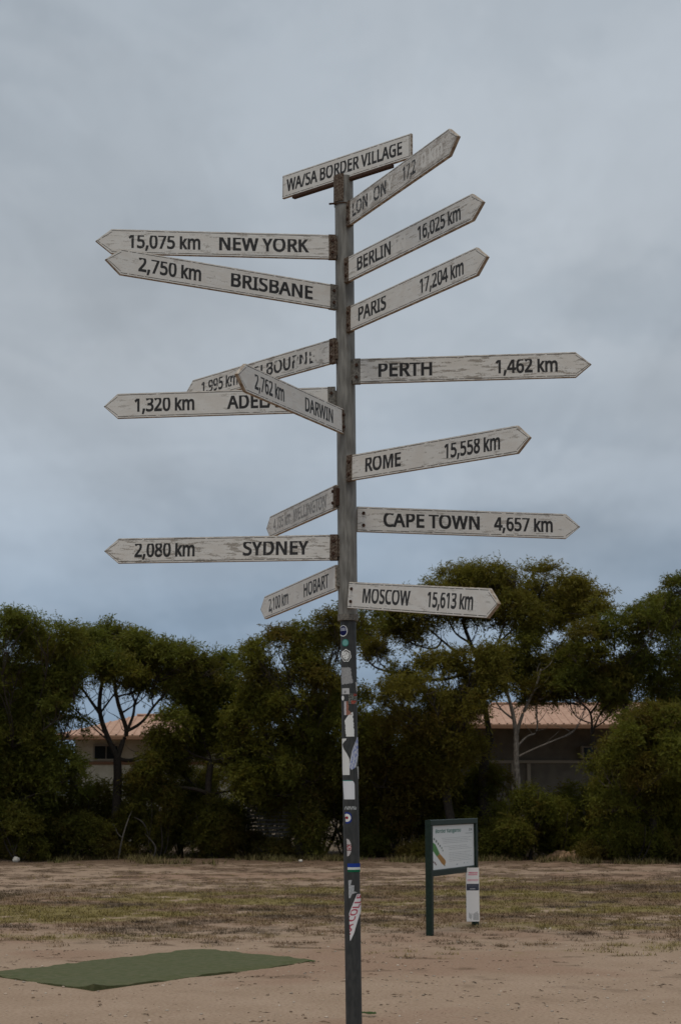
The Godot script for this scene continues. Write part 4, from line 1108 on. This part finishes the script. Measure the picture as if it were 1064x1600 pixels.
func film(kind: String, s: float, t: float, n: FastNoiseLite) -> Color:
	var none := Color(0, 0, 0, 0)
	var white := Color(0.74, 0.75, 0.73)
	var c := Vector2(s - 0.5, t - 0.5)
	var r := c.length() * 2.0
	var w := n.get_noise_2d(s * 60.0, t * 60.0)
	var e := w * 0.06
	match kind:
		"navy":
			if r > 1.0: return none
			if r > 0.86: return white
			if t < 0.5 and t > 0.22 and absf(sin(s * 22.0)) > 0.5: return Color(0.4, 0.42, 0.5)
			return Color(0.012, 0.016, 0.075)
		"teal":
			if r > 0.96: return none
			return Color(0.16, 0.36, 0.34) if r < 0.75 else Color(0.05, 0.2, 0.17)
		"badge":
			var edge := 0.93 + 0.06 * sin(c.angle() * 7.0)
			if r > edge: return none
			if r > edge - 0.14: return white
			if r > edge - 0.3 and c.angle() > -2.0: return Color(0.05, 0.05, 0.05)
			return white if w < 0.25 else Color(0.2, 0.2, 0.2)
		"paper":
			if s < 0.02 + e or s > 0.78 + 0.2 * t + e or t < 0.03 + e or t > 0.97 - 0.08 * s + e: return none
			return Color(0.33, 0.33, 0.33) * (1.0 + 0.25 * w)
		"slip":
			if s < 0.15 + 0.5 * t + e * 3.0: return none
			return Color(0.45, 0.45, 0.43)
		"tag":
			if t > 0.45 and t < 0.8 and s > 0.25 and s < 0.55 and w > -0.1: return Color(0.15, 0.15, 0.15)
			return Color(0.5, 0.5, 0.5)
		"dot":
			return none if r > 1.0 else white
		"scribble":
			if absf(w) < 0.03: return Color(0.3, 0.3, 0.3)
			if t > 0.68 and r < 1.0 and s > 0.3: return Color(0.34, 0.06, 0.035)
			if t < 0.25 and s > 0.6 and w > -0.2: return Color(0.28, 0.05, 0.03)
			if w > 0.12: return Color(0.25, 0.26, 0.22)
			return none
		"scrap":
			if s < 0.05 or s > 0.55 + 0.45 * smoothstep(0.55, 1.0, t) + e: return none
			if Vector2(s - 0.3, t - 0.15).length() > 0.28 and t < 0.15: return none
			return Color(0.5, 0.48, 0.5) * (1.0 + 0.4 * w) if s < 0.3 else Color(0.30, 0.15, 0.11) * (1.0 + 0.4 * w)
		"long":
			var a := 0.02 + 0.14 * t
			var b := 0.86 + 0.12 * t
			if s < a + e or s > b + e or t < 0.3 * (1.0 - s) * (1.0 - s) + 0.1 * (1.0 - s) or t > 0.985: return none
			return white
		"curve":
			var lim := 0.62 - 0.55 * smoothstep(0.0, 0.16, t) + 0.9 * smoothstep(0.16, 0.6, t)
			if s > minf(lim, 0.96) + e * 0.5 or t > 0.985: return none
			return Color(0.7, 0.7, 0.68)
		"strip":
			var mid := 0.30 + 0.70 * pow(1.0 - t, 0.9)
			var wide := 0.30 * smoothstep(-0.1, 0.5, t) + 0.06
			if absf(s - mid) > wide or (t > 0.92 and absf(s - mid) > wide * (1.0 - t) * 12.0): return none
			return Color(0.22, 0.26, 0.46) if w > 0.02 and absf(s - mid) < wide * 0.75 else Color(0.5, 0.52, 0.58)
		"white":
			if t < 0.3 and s > 0.65 and Vector2((s - 0.65) / 0.35, (0.3 - t) / 0.3).length() > 1.0: return none
			if s > 0.985: return none
			return Color(0.04, 0.2, 0.17) if t < 0.05 else Color(0.7, 0.71, 0.74)
		"script":
			return Color(0.42, 0.44, 0.44) if absf(t - 0.5 + 0.35 * sin(s * 38.0)) < 0.17 or absf(t - 0.5 - 0.3 * sin(s * 23.0)) < 0.12 else none
		"roundel":
			var q := Vector2((s - 0.44) * 1.45, c.y * 2.0).length()
			if q > 1.0: return none
			if q > 0.68: return Color(0.025, 0.045, 0.22)
			if q > 0.26: return white
			return Color(0.3, 0.02, 0.035)
		"oval":
			var q := Vector2((s - 0.42) * 1.75, c.y * 2.0).length()
			if q > 1.0: return none
			if absf(t - 0.35) < 0.025 or absf(t - 0.66) < 0.025: return Color(0.16, 0.05, 0.05)
			if t > 0.35 and t < 0.66 and w > 0.0: return Color(0.35, 0.05, 0.06)
			return Color(0.5, 0.47, 0.46)
		"flag":
			if t < 0.46: return Color(0.02, 0.05, 0.26)
			if t < 0.72: return Color(0.6, 0.62, 0.6)
			return Color(0.015, 0.12, 0.06)
		"leafy":
			if not Geometry2D.is_point_in_polygon(Vector2(s, t), LEAF): return none
			return Color(0.38, 0.39, 0.4) * (1.0 + 0.45 * w)
		"banner":
			var mid := 1.12 - 1.55 * t + 0.45 * t * t
			var wide := 0.34 * (1.0 - 0.5 * smoothstep(0.7, 1.0, t))
			var across := (s - mid) / wide
			if absf(across) > 1.0: return none
			var ix := int((1.0 - t) * banner_text.get_width())
			var iy := int((across * 0.62 + 0.5) * banner_text.get_height())
			if ix >= 0 and ix < banner_text.get_width() and iy >= 0 and iy < banner_text.get_height() and banner_text.get_pixel(ix, iy).a > 0.45:
				return Color(0.42, 0.10, 0.13)
			return Color(0.7, 0.68, 0.69)
	return white

func build_stickers(post: Node3D):
	var n := noise_of(88, 0.12, 3)
	banner_text = text_image("VERA COLLE", 300, 40)
	var half := 12.42
	for d in STICKERS:
		var col := PackedColorArray()
		var st := tool()
		var r := 0.0361
		var nu := maxi(10, int((d[2] - d[1]) * 2.6))
		var nv := maxi(10, int((d[4] - d[3]) * 2.2))
		var spot := func(i: int, j: int) -> Vector3:
			var off := lerpf(d[1], d[2], float(i) / nu) / half
			var ang := asin(clampf(off, -1.0, 1.0)) + (minf(0.0, off + 1.0) * 2.0 + maxf(0.0, off - 1.0) * 2.0)
			var hgt := 2.3854 - (lerpf(d[3], d[4], float(j) / nv) - 966.0) * 0.0028
			var f: float = hgt / (POST_COLLAR.y - POST_FOOT.y)
			return (POST_COLLAR - POST_FOOT) * f + Vector3(sin(ang) * r, 0, cos(ang) * r)
		var any := false
		for j in nv:
			for i in nu:
				var c := film(d[0], (i + 0.5) / nu, (j + 0.5) / nv, n)
				if c.a < 0.5: continue
				any = true
				st.set_color(Color(c.r, c.g, c.b, 1.0))
				quad(st, spot.call(i, j + 1), spot.call(i + 1, j + 1), spot.call(i + 1, j), spot.call(i, j))
		if any:
			var o := put("sticker", done(st), mats.coloured, post)
			o.set_meta("label", d[5])

# ------------------------------------------------------------------ information board
func panel_print() -> ImageTexture:
	var im := Image.create_empty(620, 232, false, Image.FORMAT_RGB8)
	im.fill(lin(0.72, 0.73, 0.71))
	var ink := lin(0.16, 0.17, 0.17)
	var n := noise_of(91, 0.08, 3)
	stamp(im, "Border Kangaroo", 62, 425, 20, 20, lin(0.02, 0.13, 0.085), 0.0, n)
	for k in 13:
		im.set_pixel(430 + k / 2, 20 + k, lin(0.1, 0.1, 0.1))
	im.fill_rect(Rect2i(548, 22, 18, 16), lin(0.36, 0.36, 0.34))
	im.fill_rect(Rect2i(572, 24, 22, 12), lin(0.30, 0.32, 0.31))
	im.fill_rect(Rect2i(490, 48, 110, 3), lin(0.3, 0.31, 0.3))
	for row in 15:
		var y := 68 + row * 9
		if row in [4, 8]: continue
		var x := (150 + int(row * 6)) if row < 6 else 250
		var stop := 596 - (row * 53) % 90
		while x < stop:
			var ln := 6 + (x * 7 + row * 13) % 17
			im.fill_rect(Rect2i(x, y, mini(ln, stop - x), 2), lin(0.27, 0.28, 0.28))
			x += ln + 5
	var green := PackedVector2Array([Vector2(0, 78), Vector2(60, 98), Vector2(118, 148), Vector2(78, 164), Vector2(40, 140), Vector2(0, 118)])
	var orange := PackedVector2Array([Vector2(80, 163), Vector2(119, 149), Vector2(196, 186), Vector2(202, 200), Vector2(180, 216), Vector2(140, 200)])
	for y in range(50, 232):
		for x in 240:
			var p := Vector2(x, y)
			if Geometry2D.is_point_in_polygon(p, green): im.set_pixel(x, y, lin(0.06, 0.21, 0.035))
			elif Geometry2D.is_point_in_polygon(p, orange): im.set_pixel(x, y, lin(0.36, 0.17, 0.025))
	for b in [[18, 62, 11], [45, 70, 12], [72, 82, 14], [98, 96, 12], [122, 108, 12], [146, 120, 10], [160, 134, 9], [186, 214, 8]]:
		blob(im, b, lin(0.035, 0.06, 0.04))
	for b in [[14, 186, 12], [34, 190, 10], [52, 196, 12], [66, 204, 9]]:
		blob(im, b, lin(0.09, 0.035, 0.03))
	for b in [[360, 216, 7], [374, 214, 5], [470, 212, 6], [520, 212, 5]]:
		blob(im, b, lin(0.12, 0.15, 0.17))
	return ImageTexture.create_from_image(im)

func blob(im: Image, b: Array, c: Color):
	for y in range(maxi(0, b[1] - b[2]), mini(im.get_height(), b[1] + b[2])):
		for x in range(maxi(0, b[0] - b[2]), mini(im.get_width(), b[0] + b[2])):
			var q := Vector2(x - b[0], (y - b[1]) * 1.5)
			if q.length() < b[2] * (0.7 + 0.3 * sin(q.angle() * 5.0 + b[0])): im.set_pixel(x, y, c)

func notice_print() -> ImageTexture:
	var im := Image.create_empty(128, 500, false, Image.FORMAT_RGB8)
	im.fill(lin(0.70, 0.68, 0.67))
	var red := lin(0.55, 0.11, 0.18)
	for row in [[40, 14, 26, 110], [60, 10, 22, 112], [108, 5, 14, 118], [118, 6, 12, 118]]:
		var x: int = row[2]
		while x < row[3]:
			var ln: int = 5 + (x * 5 + row[0]) % 8
			im.fill_rect(Rect2i(x, row[0], ln, row[1]), red)
			x += ln + 2
	im.fill_rect(Rect2i(4, 150, 120, 62), lin(0.03, 0.035, 0.055))
	for row in [160, 170]:
		for k in 12:
			im.fill_rect(Rect2i(14 + k * 8, row, 5, 3), lin(0.2, 0.2, 0.22))
	for k in 6:
		im.fill_rect(Rect2i(36 + k * 9, 192, 6, 9), lin(0.45, 0.45, 0.45))
	for k in 5:
		im.fill_rect(Rect2i(66 + k * 11, 428 - (k * 7) % 23, 8, 60 + (k * 7) % 23), lin(0.30, 0.30, 0.30))
	for k in 4:
		im.fill_rect(Rect2i(24 + k * 8, 418 + k * 8 % 20, 6, 48), lin(0.33, 0.33, 0.33))
	return ImageTexture.create_from_image(im)

func printed_panel(w: float, h: float, t: float, tex: Texture2D, m: Material) -> ArrayMesh:
	var st := tool()
	var face := StandardMaterial3D.new()
	face.albedo_texture = tex
	face.roughness = 0.45
	face.texture_repeat = false
	st.set_material(face)
	var b := 0.0015
	for k in [[-1, -1], [1, 1], [1, -1], [-1, -1], [-1, 1], [1, 1]]:
		st.set_uv(Vector2(0.5 + 0.5 * k[0], 0.5 - 0.5 * k[1]))
		st.add_vertex(Vector3(k[0] * (w / 2 - b), k[1] * (h / 2 - b), t))
	var mesh := done(st)
	st = tool()
	st.set_material(m)
	prism(st, rect(-w / 2, -h / 2, w / 2, h / 2), 0, t, b, Transform3D(), false)
	return done(st, mesh)

func build_information_board():
	var p := Vector3(1.021, 0, -18.86)
	var q := Vector3(1.66, 0, -20.3)
	var span := p.distance_to(q)
	var x := (q - p).normalized()
	var board := thing("information_board", p, "green framed information board headed Border Kangaroo on two posts", "information board")
	board.basis = Basis(x, Vector3.UP, x.cross(Vector3.UP))
	var top := 1.285
	for px in [0.0, span]:
		put("post", box_mesh(Vector3(px - 0.036, -0.1, -0.036), Vector3(px + 0.036, top - 0.052, 0.036), 0.004), mats.green_paint, board)
	put("top_rail", box_mesh(Vector3(-0.036, top - 0.05, -0.037), Vector3(span + 0.036, top + 0.012, 0.037), 0.005), mats.green_paint, board)
	put("bottom_rail", box_mesh(Vector3(0.037, 0.655, -0.026), Vector3(span - 0.037, 0.722, 0.026), 0.004), mats.green_paint, board)
	var h := top - 0.054 - 0.726
	put("panel", printed_panel(span - 0.08, h, 0.012, panel_print(), mats.trim), null, board, Transform3D(Basis(), Vector3(span / 2, 0.726 + h / 2, -0.004)))
	var notice := thing("notice", Vector3(1.605, 0, -19.98), "narrow white notice with red heading and dark band fixed to the board's post", "notice")
	notice.rotation_degrees.y = 9
	put("plate", printed_panel(0.166, 0.64, 0.006, notice_print(), mats.trim), null, notice, Transform3D(Basis(Vector3(0, 0, 1), 0.0), Vector3(0, 0.39, 0)))
	for sy in [0.2, 0.56]:
		put("strap", box_mesh(Vector3(0.0, sy, -0.36), Vector3(0.03, sy + 0.03, -0.001), 0.002), mats.green_paint, notice)

# ------------------------------------------------------------------ ground cover
func scatter_ground_cover():
	# dry grass
	var variants := []
	for v in 2:
		var st := tool()
		for k in 16:
			var az := rng.randf() * TAU
			var lean := rng.randf_range(0.4, 1.8)
			var hgt := rng.randf_range(0.012, 0.042)
			var root := Vector3(rng.randf_range(-0.06, 0.06), 0, rng.randf_range(-0.06, 0.06))
			var tipp := root + Vector3(cos(az) * lean * hgt, hgt, sin(az) * lean * hgt)
			var sw := Vector3(-sin(az), 0, cos(az)) * 0.0035
			var t := rng.randf_range(0.7, 1.3)
			st.set_color(Color(t, t, t * 0.9))
			tri(st, root - sw, root + sw, tipp)
		st.set_material(mats.coloured)
		variants.append(done(st))
	for v in 2:
		var where: Array[Transform3D] = []
		var colours := PackedColorArray()
		var tries := 0
		while where.size() < 6000 and tries < 120000:
			tries += 1
			var z := -rng.randf_range(15.5, 37.0)
			var x := rng.randf_range(-0.3, 0.3) * -z
			var k := cover(x, z)
			if rng.randf() > k.x * 0.9 + k.y * 0.12: continue
			where.append(Transform3D(Basis(Vector3.UP, rng.randf() * TAU).scaled(Vector3.ONE * rng.randf_range(0.7, 1.4)), Vector3(x, relief(x, z) - 0.004, z)))
			var tn := tone(x, z).lerp(tone(x + 3.0, z), rng.randf() * 0.3) * 1.1
			var c := Color(tn.x, tn.y, tn.z)
			var t := rng.randf_range(0.75, 1.25)
			colours.append(Color(c.r * t, c.g * t, c.b * t))
		var g := multi("grass", variants[v], where, colours, self)
		tag(g, ["short dry olive grass growing in patches on the sand", "short brown grass blades mixed among the dry patches"][v], "grass", "", "stuff")
	# taller dry tufts along the uneven verge of the grove
	var verge: Array[Transform3D] = []
	var verge_colours := PackedColorArray()
	while verge.size() < 1300:
		var z := -rng.randf_range(37.5, 42.5)
		var x := rng.randf_range(-0.26, 0.26) * -z
		var n := low_noise.get_noise_2d(x * 1.8, z * 1.2 + 200.0) + 0.5 * mid_noise.get_noise_2d(x * 1.5, z + 300.0)
		if rng.randf() > smoothstep(0.05, 0.35, n + 0.08 * (-z - 40.0)): continue
		var size := rng.randf_range(1.2, 5.0)
		verge.append(Transform3D(Basis(Vector3.UP, rng.randf() * TAU).scaled(Vector3(size * 0.8, size, size * 0.8)), Vector3(x, relief(x, z) - 0.01, z)))
		var c := Color(0.13, 0.092, 0.05).lerp(Color(0.10, 0.095, 0.035), rng.randf())
		verge_colours.append(c)
	tag(multi("undergrowth", variants[0], verge, verge_colours, self), "tangled dry tufts along the verge at the foot of the bushes", "undergrowth", "", "stuff")
	# fallen leaves and bark scraps
	var st := tool()
	st.set_color(Color.WHITE)
	quad(st, Vector3(-0.03, 0.002, 0), Vector3(0, 0.006, 0.008), Vector3(0.035, 0.003, 0.002), Vector3(0.002, 0.008, -0.008))
	quad(st, Vector3(0.03, 0.003, 0.03), Vector3(0.05, 0.007, 0.026), Vector3(0.075, 0.002, 0.045), Vector3(0.05, 0.006, 0.036))
	st.set_material(mats.coloured)
	var where: Array[Transform3D] = []
	var colours := PackedColorArray()
	while where.size() < 8000:
		var z := -rng.randf_range(9.5, 42.0)
		var x := rng.randf_range(-0.3, 0.3) * -z
		var k := cover(x, z)
		if rng.randf() > 0.05 + k.y * 0.95 + smoothstep(10.0, 18.0, -z) * 0.06: continue
		where.append(Transform3D(Basis(Vector3.UP, rng.randf() * TAU).scaled(Vector3.ONE * rng.randf_range(0.3, 1.1)), Vector3(x, relief(x, z) + 0.001, z)))
		var t := rng.randf_range(0.5, 1.4)
		var c := Color(0.12, 0.075, 0.045).lerp(Color(0.06, 0.05, 0.035), rng.randf())
		colours.append(Color(c.r * t, c.g * t, c.b * t))
	tag(multi("fallen_leaves", done(st), where, colours, self), "scattered brown fallen leaves and bark scraps on the sand", "leaves", "", "stuff")
	# pebbles
	var pebble := rock_mesh(Vector3(1, 0.6, 0.85), 71)
	pebble.surface_set_material(0, mats.coloured)
	where = []
	colours = PackedColorArray()
	while where.size() < 5000:
		var z := -pow(rng.randf(), 1.3) * 24.0 - 8.0
		var x := rng.randf_range(-0.3, 0.3) * -z
		var s := 0.004 + 0.012 * pow(rng.randf(), 3.0)
		where.append(Transform3D(Basis(Vector3.UP, rng.randf() * TAU).scaled(Vector3.ONE * s), Vector3(x, relief(x, z) + s * 0.2, z)))
		var t := rng.randf_range(0.7, 1.25)
		var c := Color(0.34, 0.26, 0.195).lerp(Color(0.42, 0.36, 0.3), rng.randf())
		if rng.randf() < 0.2: c = Color(0.2, 0.14, 0.1)
		colours.append(Color(c.r * t, c.g * t, c.b * t))
	tag(multi("gravel", pebble, where, colours, self), "fine pale gravel strewn over the sand", "gravel", "", "stuff")
	# two weeds by the post
	for w in [[Vector3(0.2, 0, -12.2), 0.06, "tiny flat dark green weed near the foot of the signpost"], [Vector3(-0.27, 0, -15.9), 0.04, "tiny green weed at the corner of the turf mat"]]:
		var plant := thing("weed", w[0], w[2], "plant", "weeds on the bare sand")
		st = tool()
		for k in 26:
			var az := rng.randf() * TAU
			var r: float = rng.randf_range(0.3, 1.0) * w[1]
			var c0 := Vector3(cos(az) * r, 0.012, sin(az) * r)
			st.set_color(Color(0.05, 0.075, 0.03))
			quad(st, c0 + Vector3(-0.016, 0, 0), c0 + Vector3(0, 0.004, 0.01), c0 + Vector3(0.016, 0, 0), c0 + Vector3(0, 0.008, -0.01))
		put("leaves", done(st), mats.coloured, plant)
